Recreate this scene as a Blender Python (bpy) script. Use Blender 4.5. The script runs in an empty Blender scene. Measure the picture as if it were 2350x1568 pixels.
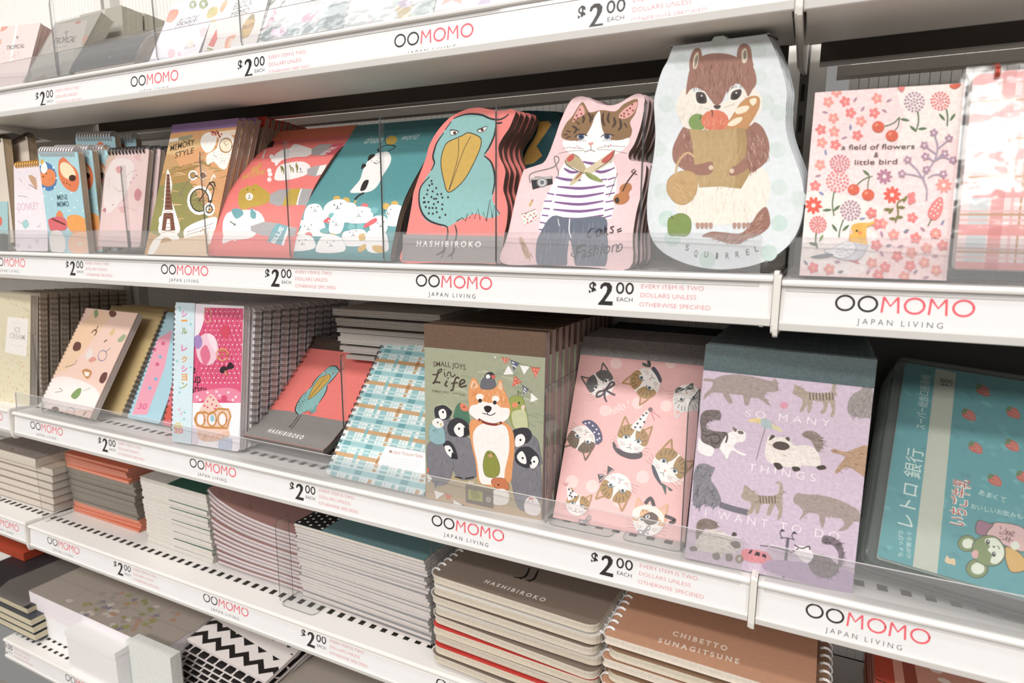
import bpy, math, random
from math import sin, cos, pi, radians, sqrt
from mathutils import Vector, Matrix
from mathutils.geometry import tessellate_polygon

SC = bpy.context.scene
COL = SC.collection
rnd = random.Random(7)

# ------------------------------------------------------------------ camera
# World: X runs along the shelves (to the right), Y into the shelves, Z up.
# Helper coordinates are millimetres; Z = 0 is the eye level of the photographer (1.30 m).
EYE = 1300.0
FPX, CXP, CYP = 1427.11, 1175.0, 784.0
R3 = Matrix(((0.9016019, 0.07868526, -0.42535003),
             (0.43254855, -0.15497063, 0.88819246),
             (0.00397089, -0.98478055, -0.17375701)))
CAMP = Vector((0.0, -420.0, 0.0))
cam = bpy.data.cameras.new('camera')
cam.sensor_width = 36.0
cam.sensor_fit = 'HORIZONTAL'
cam.lens = FPX * 36.0 / 2350.0
cam.clip_start = 0.01
cam.dof.use_dof = True
cam.dof.focus_distance = 0.56
cam.dof.aperture_fstop = 9.0
camo = bpy.data.objects.new('camera', cam)
COL.objects.link(camo)
right, up, back = R3.col[0], -R3.col[1], -R3.col[2]
Mc = Matrix((right, up, back)).transposed().to_4x4()
Mc.translation = Vector((CAMP.x, CAMP.y, CAMP.z + EYE)) * 0.001
camo.matrix_world = Mc
SC.camera = camo

# ------------------------------------------------------------------ light and exposure
w = bpy.data.worlds.new('store_ambient')
SC.world = w
w.use_nodes = True
w.node_tree.nodes['Background'].inputs[0].default_value = (1.0, 0.965, 0.935, 1)
w.node_tree.nodes['Background'].inputs[1].default_value = 0.42


def area(name, x, y, z, sx, sy, power, color, rx=0.0):
    d = bpy.data.lights.new(name, 'AREA')
    d.shape = 'RECTANGLE'
    d.size, d.size_y = sx, sy
    d.energy = power
    d.color = color
    o = bpy.data.objects.new(name, d)
    COL.objects.link(o)
    o.location = (x, y, z)
    o.rotation_euler = (rx, 0, 0)
    return o


area('ceiling_tubes', -0.45, -0.42, 2.98, 4.2, 0.16, 26.0, (1.0, 0.975, 0.95))
area('aisle_tubes', -0.45, -1.9, 2.98, 4.2, 0.2, 80.0, (1.0, 0.975, 0.95), radians(22))
area('far_tubes', -0.2, -3.3, 2.9, 3.4, 0.4, 110.0, (1.0, 0.975, 0.95), radians(52))
SC.view_settings.view_transform = 'Standard'
SC.view_settings.look = 'None'
SC.view_settings.gamma = 1.0
SC.view_settings.use_curve_mapping = False
SC.view_settings.exposure = -0.65

# ------------------------------------------------------------------ materials


def lin(h):
    h = h.lstrip('#')
    if len(h) == 3:
        h = ''.join(c * 2 for c in h)
    out = []
    for i in (0, 2, 4):
        c = int(h[i:i + 2], 16) / 255.0
        out.append(c / 12.92 if c <= 0.04045 else ((c + 0.055) / 1.055) ** 2.4)
    y = 0.1 * (0.25 * out[0] + 0.65 * out[1] + 0.1 * out[2])          # print inks are a little greyer than screen colours
    return out[0] * .9 + y, out[1] * .9 + y, out[2] * .9 + y, 1.0


def mat_print(name, rough=0.55, spec=0.35, nscale=260.0, namt=0.07, coat=0.0, bump=0.0, metal=0.0, glitter=0.0):
    """Printed or painted surface: its own ink colour from the mesh, with a fine procedural grain."""
    m = bpy.data.materials.new(name)
    m.use_nodes = True
    nt = m.node_tree
    p = nt.nodes['Principled BSDF']
    at = nt.nodes.new('ShaderNodeAttribute')
    at.attribute_name = 'col'
    tc = nt.nodes.new('ShaderNodeTexCoord')
    no = nt.nodes.new('ShaderNodeTexNoise')
    no.inputs['Scale'].default_value = nscale
    no.inputs['Detail'].default_value = 4.0
    nt.links.new(tc.outputs['Object'], no.inputs['Vector'])
    mr = nt.nodes.new('ShaderNodeMapRange')
    mr.inputs['From Min'].default_value = 0.25
    mr.inputs['From Max'].default_value = 0.75
    mr.inputs['To Min'].default_value = 1.0 - namt
    mr.inputs['To Max'].default_value = 1.0 + namt * 0.6
    nt.links.new(no.outputs['Fac'], mr.inputs['Value'])
    mx = nt.nodes.new('ShaderNodeVectorMath')
    mx.operation = 'SCALE'
    nt.links.new(at.outputs['Color'], mx.inputs[0])
    nt.links.new(mr.outputs['Result'], mx.inputs['Scale'])
    nt.links.new(mx.outputs['Vector'], p.inputs['Base Color'])
    p.inputs['Roughness'].default_value = rough
    p.inputs['Specular IOR Level'].default_value = spec
    p.inputs['Metallic'].default_value = metal
    p.inputs['Coat Weight'].default_value = coat
    p.inputs['Coat Roughness'].default_value = 0.12
    if glitter:
        vo = nt.nodes.new('ShaderNodeTexVoronoi')
        vo.inputs['Scale'].default_value = 1500.0
        nt.links.new(tc.outputs['Object'], vo.inputs['Vector'])
        r2 = nt.nodes.new('ShaderNodeMapRange')
        r2.inputs['To Min'].default_value = 0.65
        r2.inputs['To Max'].default_value = 0.65 + glitter
        nt.links.new(vo.outputs['Color'], r2.inputs['Value'])
        m2 = nt.nodes.new('ShaderNodeVectorMath')
        m2.operation = 'SCALE'
        nt.links.new(mx.outputs['Vector'], m2.inputs[0])
        nt.links.new(r2.outputs['Result'], m2.inputs['Scale'])
        nt.links.new(m2.outputs['Vector'], p.inputs['Base Color'])
    if bump:
        bp = nt.nodes.new('ShaderNodeBump')
        bp.inputs['Strength'].default_value = bump
        bp.inputs['Distance'].default_value = 0.0006
        nt.links.new(no.outputs['Fac'], bp.inputs['Height'])
        nt.links.new(bp.outputs['Normal'], p.inputs['Normal'])
    return m


def mat_clear(name, haze=0.06, tint=(0.97, 0.975, 0.975), rough=0.03, bump=0.0, gloss=1.0, bscale=60.0):
    """Thin clear plastic: see-through, mirror-like towards grazing angles, faintly milky."""
    m = bpy.data.materials.new(name)
    m.use_nodes = True
    nt = m.node_tree
    nt.nodes.clear()
    out = nt.nodes.new('ShaderNodeOutputMaterial')
    tr = nt.nodes.new('ShaderNodeBsdfTransparent')
    tr.inputs[0].default_value = (*tint, 1)
    df = nt.nodes.new('ShaderNodeBsdfDiffuse')
    df.inputs[0].default_value = (0.86, 0.86, 0.86, 1)
    gl = nt.nodes.new('ShaderNodeBsdfGlossy')
    gl.inputs['Roughness'].default_value = rough
    fr = nt.nodes.new('ShaderNodeLayerWeight')          # thin sheet: the same reflectance from both sides
    pw = nt.nodes.new('ShaderNodeMath')
    pw.operation = 'POWER'
    pw.inputs[1].default_value = 4.5
    nt.links.new(fr.outputs['Facing'], pw.inputs[0])
    ml = nt.nodes.new('ShaderNodeMath')
    ml.operation = 'MULTIPLY_ADD'
    ml.use_clamp = True
    ml.inputs[1].default_value = 0.75 * gloss
    ml.inputs[2].default_value = 0.05 * gloss
    nt.links.new(pw.outputs[0], ml.inputs[0])
    tc = nt.nodes.new('ShaderNodeTexCoord')
    no = nt.nodes.new('ShaderNodeTexNoise')
    no.inputs['Scale'].default_value = bscale
    no.inputs['Detail'].default_value = 3.0
    nt.links.new(tc.outputs['Object'], no.inputs['Vector'])
    m1 = nt.nodes.new('ShaderNodeMixShader')
    m1.inputs[0].default_value = haze
    nt.links.new(tr.outputs[0], m1.inputs[1])
    nt.links.new(df.outputs[0], m1.inputs[2])
    m2 = nt.nodes.new('ShaderNodeMixShader')
    nt.links.new(ml.outputs[0], m2.inputs[0])
    nt.links.new(m1.outputs[0], m2.inputs[1])
    nt.links.new(gl.outputs[0], m2.inputs[2])
    if bump:
        bp = nt.nodes.new('ShaderNodeBump')
        bp.inputs['Strength'].default_value = bump
        bp.inputs['Distance'].default_value = 0.004
        nt.links.new(no.outputs['Fac'], bp.inputs['Height'])
        nt.links.new(bp.outputs['Normal'], gl.inputs['Normal'])
        nt.links.new(bp.outputs['Normal'], fr.inputs['Normal'])
    nt.links.new(m2.outputs[0], out.inputs[0])
    return m


PAPER = mat_print('printed_paper', 0.6, 0.3)
SATIN = mat_print('satin_card', 0.38, 0.45, namt=0.05)
GLOSS = mat_print('laminated_card', 0.22, 0.5, namt=0.03, coat=0.4)
EDGE = mat_print('page_edges', 0.8, 0.2, nscale=500.0, namt=0.12)
LINEN = mat_print('linen_card', 0.6, 0.3, nscale=420.0, namt=0.14, bump=0.5)
GLIT = mat_print('glitter_card', 0.42, 0.6, namt=0.05, glitter=0.8)
STEEL = mat_print('white_enamelled_steel', 0.36, 0.45, nscale=30.0, namt=0.03)
RAILM = mat_print('white_rail_plastic', 0.28, 0.5, nscale=20.0, namt=0.02)
LABELM = mat_print('label_under_film', 0.3, 0.25, nscale=40.0, namt=0.02, coat=0.06)
DARKM = mat_print('grey_steel_bar', 0.5, 0.4, nscale=30.0, namt=0.06)
WIRE = mat_print('binding_wire', 0.28, 0.6, namt=0.03, metal=0.35)
CLEAR = mat_clear('clear_acrylic', 0.09, (0.955, 0.955, 0.96), 0.05, gloss=0.8)
CLEAR2 = mat_clear('clear_divider', 0.02, gloss=0.5)
FILM = mat_clear('crinkled_film', 0.04, (0.98, 0.98, 0.98), 0.1, bump=0.45, gloss=0.55, bscale=30.0)
CASEM = mat_clear('clear_vinyl', 0.04, (0.93, 0.96, 0.95), 0.1, bump=0.2, gloss=0.7)
CEDGE = mat_print('divider_edge', 0.3, 0.5)

# ------------------------------------------------------------------ mesh building


CH = {}                      # children of each thing or part


class B:
    """Collects faces with a colour and a material slot each; built as ONE mesh object."""

    def __init__(s):
        s.v, s.f, s.c, s.mi = [], [], [], []

    def add(s, verts, faces, col, mi=0):
        n = len(s.v)
        s.v += [tuple(v) for v in verts]
        c = lin(col) if isinstance(col, str) else col
        for f in faces:
            s.f.append(tuple(i + n for i in f))
            s.c.append(c)
            s.mi.append(mi)

    def box(s, x0, x1, y0, y1, z0, z1, col, mi=0):
        vs = [(x0, y0, z0), (x1, y0, z0), (x1, y1, z0), (x0, y1, z0), (x0, y0, z1), (x1, y0, z1), (x1, y1, z1), (x0, y1, z1)]
        s.add(vs, [(3, 2, 1, 0), (4, 5, 6, 7), (0, 1, 5, 4), (1, 2, 6, 5), (2, 3, 7, 6), (3, 0, 4, 7)], col, mi)

    def rbox(s, x0, x1, y0, y1, z0, z1, r, col, mi=0, sidecol=None):
        """slab with rounded corners seen from the front (x-z outline)"""
        o = []
        for cx, cz, a0 in ((x1 - r, z0 + r, -90), (x1 - r, z1 - r, 0), (x0 + r, z1 - r, 90), (x0 + r, z0 + r, 180)):
            for k in range(5):
                a = radians(a0 + k * 22.5)
                o.append((cx + r * cos(a), cz + r * sin(a)))
        s.prism(o, y0, y1, col, mi, sidecol)

    def prism(s, out, y0, y1, col, mi=0, sidecol=None, smi=None):
        n = len(out)
        tr = tessellate_polygon([[Vector((p[0], p[1], 0)) for p in out]])
        s.add([(p[0], y0, p[1]) for p in out], tr, col, mi)
        s.add([(p[0], y1, p[1]) for p in out], [tuple(reversed(t)) for t in tr], sidecol or col, mi if smi is None else smi)
        s.add([(p[0], y0, p[1]) for p in out] + [(p[0], y1, p[1]) for p in out],
              [(i, (i + 1) % n, n + (i + 1) % n, n + i) for i in range(n)], sidecol or col, mi if smi is None else smi)

    def tube(s, pts, r, col, n=6, closed=False, mi=0):
        pts = [Vector(p) for p in pts]
        N = len(pts)
        vs = []
        ref = Vector((0.31, 0.87, 0.38))
        for i, p in enumerate(pts):
            a = pts[(i - 1) % N] if closed or i > 0 else p
            b = pts[(i + 1) % N] if closed or i < N - 1 else p
            t = (b - a).normalized()
            u = t.cross(ref)
            if u.length < 1e-4:
                u = t.cross(Vector((1, 0, 0)))
            u.normalize()
            w_ = t.cross(u)
            for k in range(n):
                an = 2 * pi * k / n
                vs.append(p + u * (r * cos(an)) + w_ * (r * sin(an)))
        fs = []
        for i in range(N if closed else N - 1):
            j = (i + 1) % N
            for k in range(n):
                fs.append((i * n + k, i * n + (k + 1) % n, j * n + (k + 1) % n, j * n + k))
        if not closed:
            fs.append(tuple(range(n - 1, -1, -1)))
            fs.append(tuple((N - 1) * n + k for k in range(n)))
        s.add(vs, fs, col, mi)

    def mesh(s, name, mats, smooth=False):
        me = bpy.data.meshes.new(name)
        me.from_pydata([(v[0] * .001, v[1] * .001, v[2] * .001) for v in s.v], [], s.f)
        for m in (mats if isinstance(mats, (list, tuple)) else [mats]):
            me.materials.append(m)
        me.polygons.foreach_set('material_index', s.mi)
        if smooth:
            me.polygons.foreach_set('use_smooth', [True] * len(s.f))
        at = me.color_attributes.new('col', 'FLOAT_COLOR', 'CORNER')
        buf = []
        for f, c in zip(s.f, s.c):
            buf += list(c) * len(f)
        at.data.foreach_set('color', buf)
        me.update()
        return me

    def obj(s, name, mats, parent=None, smooth=False):
        o = bpy.data.objects.new(name, s.mesh(name, mats, smooth))
        COL.objects.link(o)
        if parent is not None:
            o.parent = parent
            CH.setdefault(parent.name, []).append(o)
        return o


def wpos(x, y, z):
    return Vector((x, y, z + EYE)) * 0.001


def tag(o, label=None, cat=None, group=None, kind=None):
    for k, v in (('label', label), ('category', cat), ('group', group), ('kind', kind)):
        if v:
            o[k] = v
    return o


def thing(name, label, cat, O, rot=None, group=None, kind=None):
    o = bpy.data.objects.new(name, None)
    COL.objects.link(o)
    o.empty_display_size = 0.02
    M = (rot or Matrix.Identity(3)).to_4x4()
    M.translation = wpos(*O)
    o.matrix_world = M
    return tag(o, label, cat, group, kind)


def copy_thing(o, delta, label=None, group=None, tilt=None):
    """copy of a thing with its parts and sub-parts, moved by delta (mm)"""
    def cp(a, parent):
        c = a.copy()
        COL.objects.link(c)
        if parent is not None:
            c.parent = parent
            CH.setdefault(parent.name, []).append(c)
        for k in CH.get(a.name, []):
            cp(k, c)
        return c
    r = cp(o, None)
    M = o.matrix_world.copy()
    M.translation += Vector(delta) * 0.001
    if tilt:
        t = M.translation.copy()
        M = Matrix.Translation(t) @ tilt.to_4x4() @ Matrix.Translation(-t) @ M
    r.matrix_world = M
    tag(r, label, None, group)
    return r


ORD = ['', 'first', 'second', 'third', 'fourth', 'fifth', 'sixth', 'seventh', 'eighth', 'ninth', 'tenth', 'eleventh', 'twelfth',
       'thirteenth', 'fourteenth', 'fifteenth', 'sixteenth', 'seventeenth', 'eighteenth', 'nineteenth', 'twentieth',
       'twenty-first', 'twenty-second', 'twenty-third', 'twenty-fourth', 'twenty-fifth', 'twenty-sixth', 'twenty-seventh', 'twenty-eighth']


def world_ray(px, py):
    return R3 @ Vector((px - CXP, py - CYP, FPX))


def spline(pts, n=6, closed=False):
    """Catmull-Rom through 2-D points"""
    N = len(pts)
    if N < 3:
        return list(pts)
    out = []
    for i in range(N if closed else N - 1):
        if closed:
            p0, p1, p2, p3 = pts[(i - 1) % N], pts[i], pts[(i + 1) % N], pts[(i + 2) % N]
        else:
            p0, p1, p2, p3 = pts[max(i - 1, 0)], pts[i], pts[i + 1], pts[min(i + 2, N - 1)]
        for k in range(n):
            t = k / n
            out.append(tuple(0.5 * (2 * p1[d] + (p2[d] - p0[d]) * t + (2 * p0[d] - 5 * p1[d] + 4 * p2[d] - p3[d]) * t * t
                                    + (3 * p1[d] - p0[d] - 3 * p2[d] + p3[d]) * t ** 3) for d in (0, 1)))
    if not closed:
        out.append(tuple(pts[-1]))
    return out


class Sheet:
    """The front face of a pad or notebook: a flat (or bent, profile in y-z) sheet placed in the room."""

    def __init__(s, O, yaw, lean, roll, w, h, prof=None, up=None):
        s.O, s.w, s.h = Vector(O), w, h
        cy, sy = cos(radians(yaw)), sin(radians(yaw))
        W, D, Z = Vector((cy, sy, 0)), Vector((-sy, cy, 0)), Vector((0, 0, 1))
        if prof:
            pr = spline(prof, 4)
            s.prof = pr
        else:
            cl, sl = cos(radians(lean)), sin(radians(lean))
            U = D * sl + Z * cl
            cr, sr = cos(radians(roll)), sin(radians(roll))
            W, U = W * cr + U * sr, U * cr - W * sr
            D, Z = U.cross(W), U
            s.prof = [(0.0, 0.0), (0.0, h)]
        s.rot = Matrix((W, D, Z)).transposed()
        s.cum = [0.0]
        for a, b in zip(s.prof, s.prof[1:]):
            s.cum.append(s.cum[-1] + sqrt((a[0] - b[0]) ** 2 + (a[1] - b[1]) ** 2))
        s.h = s.cum[-1]
        s.inv = s.rot.transposed()

    def uv(s, px, py):
        o = s.inv @ (CAMP - s.O)
        d = s.inv @ world_ray(px, py)
        best = None
        n = len(s.prof) - 1
        for k in range(n):
            (y0, z0), (y1, z1) = s.prof[k], s.prof[k + 1]
            ty, tz = y1 - y0, z1 - z0
            L = s.cum[k + 1] - s.cum[k]
            ny, nz = -tz / L, ty / L
            den = d.y * ny + d.z * nz
            if abs(den) < 1e-9:
                continue
            t = ((y0 - o.y) * ny + (z0 - o.z) * nz) / den
            P = o + d * t
            q = ((P.y - y0) * ty + (P.z - z0) * tz) / L
            lo = -1e9 if k == 0 else 0.0
            hi = 1e9 if k == n - 1 else L
            e = max(lo - q, q - hi, 0.0)
            if best is None or e < best[0] - 1e-6:
                best = (e, P.x, s.cum[k] + q)
        return best[1], best[2]

    def pt(s, u, v, off=0.0):
        k = 0
        while k < len(s.prof) - 2 and v > s.cum[k + 1]:
            k += 1
        (y0, z0), (y1, z1) = s.prof[k], s.prof[k + 1]
        L = s.cum[k + 1] - s.cum[k]
        q = (v - s.cum[k]) / L
        ty, tz = (y1 - y0) / L, (z1 - z0) / L
        if 0 < k and q < 0.5:                      # smooth normals along a bend
            a = s.prof[k - 1]
            ty2, tz2 = (y0 - a[0]) / (s.cum[k] - s.cum[k - 1]), (z0 - a[1]) / (s.cum[k] - s.cum[k - 1])
            f = 0.5 + q
            ny, nz = -(tz * f + tz2 * (1 - f)), ty * f + ty2 * (1 - f)
        elif k < len(s.prof) - 2 and q >= 0.5:
            b = s.prof[k + 2]
            ty2, tz2 = (b[0] - y1) / (s.cum[k + 2] - s.cum[k + 1]), (b[1] - z1) / (s.cum[k + 2] - s.cum[k + 1])
            f = 1.5 - q
            ny, nz = -(tz * f + tz2 * (1 - f)), ty * f + ty2 * (1 - f)
        else:
            ny, nz = -tz, ty
        return (u, y0 + ty * (v - s.cum[k]) + ny * off, z0 + tz * (v - s.cum[k]) + nz * off)

    def slab(s, b, u0, u1, v0, v1, front, backo, col, mi=0, sidecol=None, smi=None):
        """slab following the sheet from outward offset `front` to `backo` (both along the face normal)"""
        vs = [v0] + [c for c in s.cum if v0 + 0.3 < c < v1 - 0.3] + [v1]
        n = len(vs)
        P = []
        for off in (front, backo):
            for u in (u0, u1):
                P += [s.pt(u, v, off) for v in vs]
        a, c, d, e = 0, n, 2 * n, 3 * n
        sd, sm = sidecol or col, mi if smi is None else smi
        R = range(n - 1)
        b.add(P, [(a + i, c + i, c + i + 1, a + i + 1) for i in R], col, mi)
        b.add(P, [(d + i + 1, e + i + 1, e + i, d + i) for i in R] + [(a + i + 1, d + i + 1, d + i, a + i) for i in R]
              + [(c + i, e + i, e + i + 1, c + i + 1) for i in R]
              + [(a, d, e, c), (a + n - 1, c + n - 1, e + n - 1, d + n - 1)], sd, sm)

# ------------------------------------------------------------------ printed artwork
TXT = {}


def text_shape(body, bold=0.0, font=None):
    """triangles of a line of lettering, normalised: x 0..1, z in cap heights"""
    key = (body, bold, font)
    if key in TXT:
        return TXT[key]
    c = bpy.data.curves.new('lettering', 'FONT')
    c.body = body
    c.offset = bold
    c.resolution_u = 4
    o = bpy.data.objects.new('lettering', c)
    me = o.to_mesh()
    vs = [(v.co.x, v.co.y) for v in me.vertices]
    fs = [tuple(p.vertices) for p in me.polygons]
    o.to_mesh_clear()
    bpy.data.objects.remove(o)
    bpy.data.curves.remove(c)
    x0, x1 = min(v[0] for v in vs), max(v[0] for v in vs)
    cap = max(v[1] for v in vs)
    vs = [((x - x0) / (x1 - x0), y / cap) for x, y in vs]
    TXT[key] = (vs, fs)
    return TXT[key]


def nums(t):
    if not isinstance(t, str):
        return t
    a = [float(q) for q in t.replace(',', ' ').split()]
    return list(zip(a[::2], a[1::2]))


def clip_half(poly, axis, val, keep_less):
    out = []
    n = len(poly)
    for i in range(n):
        a, b = poly[i], poly[(i + 1) % n]
        ia = (a[axis] <= val) if keep_less else (a[axis] >= val)
        ib = (b[axis] <= val) if keep_less else (b[axis] >= val)
        if ia:
            out.append(a)
        if ia != ib:
            t = (val - a[axis]) / (b[axis] - a[axis])
            out.append((a[0] + (b[0] - a[0]) * t, a[1] + (b[1] - a[1]) * t))
    return out


class Art:
    """Ink shapes on a sheet. Points come from the reading frame set by v(); they are carried onto the sheet and kept in its own
    width/height millimetres, then laid as thin ink layers over the cover."""

    def __init__(s, sheet, x0=0, y0=0, k=1.0):
        s.sh = sheet
        s.items = []
        s.v(x0, y0, k)

    def v(s, x0, y0, k):
        s.m = (1 / k, 0, x0, 0, 1 / k, y0)
        return s

    def aff(s, src, dst):
        """reading frame given by three matching points"""
        A = Matrix([(x, y, 1) for x, y in src]).inverted()
        mx, my = A @ Vector([d[0] for d in dst]), A @ Vector([d[1] for d in dst])
        s.m = (*mx, *my)
        return s

    def P(s, t):
        a, b, c, d, e, f = s.m
        return [s.sh.uv(a * x + b * y + c, d * x + e * y + f) for x, y in nums(t)]

    def raw(s, col, pts):
        if len(pts) >= 3:
            tr = tessellate_polygon([[Vector((p[0], p[1], 0)) for p in pts]])
            s.items.append((lin(col), [[pts[i] for i in t] for t in tr]))
        return s

    def poly(s, col, t):
        return s.raw(col, s.P(t))

    def blob(s, col, t, n=4):
        return s.raw(col, spline(s.P(t), n, True))

    def rawline(s, col, wd, p, taper=False):
        n = len(p)
        if n < 2:
            return s
        L, Rr = [], []
        for i in range(n):
            a, b = p[max(i - 1, 0)], p[min(i + 1, n - 1)]
            dx, dy = b[0] - a[0], b[1] - a[1]
            q = sqrt(dx * dx + dy * dy) or 1e-6
            h = wd / 2
            if taper:
                h *= 0.35 + 0.65 * sin(pi * (0.08 + 0.84 * i / (n - 1)))
            nx, ny = -dy / q * h, dx / q * h
            L.append((p[i][0] + nx, p[i][1] + ny))
            Rr.append((p[i][0] - nx, p[i][1] - ny))
        s.items.append((lin(col), [[L[i], L[i + 1], Rr[i + 1], Rr[i]] for i in range(n - 1)]))
        return s

    def ln(s, col, wd, t, n=4, taper=False):
        """smooth pen line of width wd (mm)"""
        p = s.P(t)
        return s.rawline(col, wd, spline(p, n) if n > 1 else p, taper)

    def out(s, col, wd, t, n=4):
        """closed pen line"""
        p = spline(s.P(t), n, True)
        return s.rawline(col, wd, p + p[:2])

    def bo(s, col, line, wd, t, n=4):
        s.blob(col, t, n)
        return s.out(line, wd, t, n)

    def ell(s, col, x, y, rx, ry, rot=0, n=14):
        a = radians(rot)
        return s.raw(col, s.P([(x + rx * cos(q) * cos(a) - ry * sin(q) * sin(a), y + rx * cos(q) * sin(a) + ry * sin(q) * cos(a))
                               for q in (2 * pi * i / n for i in range(n))]))

    def ring(s, col, x, y, rx, ry, wd, rot=0, n=16):
        a = radians(rot)
        p = s.P([(x + rx * cos(q) * cos(a) - ry * sin(q) * sin(a), y + rx * cos(q) * sin(a) + ry * sin(q) * cos(a))
                 for q in (2 * pi * i / n for i in range(n))])
        return s.rawline(col, wd, p + p[:2])

    def dots(s, col, r, t, n=8, ry=None):
        for x, y in nums(t):
            s.ell(col, x, y, r, ry or r, 0, n)
        return s

    def flower(s, col, mid, r, t, petals=5, rot=None):
        for x, y in nums(t):
            a0 = rnd.uniform(0, 6.28) if rot is None else rot
            pts = []
            for i in range(petals * 4):
                a = a0 + 2 * pi * i / (petals * 4)
                q = r * (0.62 + 0.38 * (0.5 + 0.5 * cos(petals * (a - a0))) ** 0.6)
                pts.append((x + q * cos(a), y + q * sin(a)))
            s.poly(col, pts)
            if mid:
                s.ell(mid, x, y, r * .24, r * .24, 0, 7)
        return s

    def leafy(s, col, ln, wd, t):
        """small pointed leaves: x y angle triples"""
        for x, y, a in t:
            c, d = cos(radians(a)), sin(radians(a))
            s.blob(col, [(x + c * ln, y + d * ln), (x - d * wd, y + c * wd), (x - c * ln, y - d * ln), (x + d * wd, y - c * wd)], 3)
        return s

    def fur(s, col, wd, n, region, ang, length, spread=0.35):
        """short tapering brush hairs scattered inside an outline (reading frame)"""
        pts = nums(region)
        xs, ys = [p[0] for p in pts], [p[1] for p in pts]
        got, n0 = 0, len(s.items)
        for _ in range(n * 6):
            if got >= n:
                break
            x, y = rnd.uniform(min(xs), max(xs)), rnd.uniform(min(ys), max(ys))
            ins = False
            for i in range(len(pts)):
                (xa, ya), (xb, yb) = pts[i], pts[i - 1]
                if (ya > y) != (yb > y) and x < (xb - xa) * (y - ya) / (yb - ya) + xa:
                    ins = not ins
            if not ins:
                continue
            got += 1
            a = radians(ang) + rnd.uniform(-spread, spread)
            l = length * rnd.uniform(.6, 1.2)
            c = col if isinstance(col, str) else rnd.choice(col)
            s.ln(c, wd, [(x, y), (x + cos(a) * l * .5, y + sin(a) * l * .5), (x + cos(a + .2) * l, y + sin(a + .2) * l)], 1, True)
        tail, s.items = s.items[n0:], s.items[:n0]       # all hairs of one colour make one ink layer
        by = {}
        for c, t in tail:
            by.setdefault(c, []).extend(t)
        s.items += list(by.items())
        return s

    def text(s, col, body, p0, p1, cap, bold=0.0, slant=0.0, arc=0.0):
        """lettering from p0 to p1 (baseline ends in the reading frame); cap = cap height in the reading frame"""
        a, b = s.P([p0, p1])
        c = s.P([(p0[0], p0[1] - cap)])[0]
        H = sqrt((c[0] - a[0]) ** 2 + (c[1] - a[1]) ** 2)
        return s.rawtext(col, body, a, b, H, bold, slant, arc)

    def rawtext(s, col, body, a, b, H, bold=0.0, slant=0.0, arc=0.0):
        vs, fs = text_shape(body, bold)
        dx, dy = b[0] - a[0], b[1] - a[1]
        L = sqrt(dx * dx + dy * dy)
        ux, uy = dx / L, dy / L
        q = []
        for x, y in vs:
            lx, ly = x * L + slant * y * H, y * H + arc * H * 4 * x * (1 - x)
            q.append((a[0] + ux * lx - uy * ly, a[1] + uy * lx + ux * ly))
        s.items.append((lin(col), [[q[i] for i in f] for f in fs]))
        return s

    def lay(s, b, base=0.03, mi=0, box=None):
        """put the ink on the cover mesh"""
        sh = s.sh
        x0, x1, z0, z1 = box or (0.0, sh.w, 0.0, sh.h)
        for k, (col, tris) in enumerate(s.items):
            off = base + 0.0016 * k
            vs, fs = [], []
            for t in tris:
                q = t
                for ax, val, less in ((0, x1, True), (0, x0, False), (1, z1, True), (1, z0, False)):
                    if len(q) >= 3:
                        q = clip_half(q, ax, val, less)
                if len(q) < 3:
                    continue
                ar = sum(q[i][0] * q[(i + 1) % len(q)][1] - q[(i + 1) % len(q)][0] * q[i][1] for i in range(len(q)))
                if abs(ar) < 1e-5:
                    continue
                if ar < 0:
                    q = q[::-1]
                if len(sh.cum) == 2:
                    pcs = [q]
                else:
                    lo, hi = min(p[1] for p in q), max(p[1] for p in q)
                    pcs = []
                    for c0, c1 in zip(sh.cum, sh.cum[1:]):
                        if hi <= c0 or lo >= c1:
                            continue
                        r = q
                        if lo < c0:
                            r = clip_half(r, 1, c0, False)
                        if hi > c1 and len(r) >= 3:
                            r = clip_half(r, 1, c1, True)
                        if len(r) >= 3:
                            pcs.append(r)
                for r in pcs:
                    n0 = len(vs)
                    mid = sum(p[1] for p in r) / len(r)
                    for p in r:
                        vs.append(sh.pt(p[0], min(max(p[1], 1e-6), sh.h - 1e-6), off) if len(sh.cum) > 2 else (p[0], -off, p[1]))
                    fs.append(tuple(range(n0, n0 + len(r))))
            b.add(vs, fs, col, mi)


# ------------------------------------------------------------------ shelving
NAVY = '#23262b'


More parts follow.
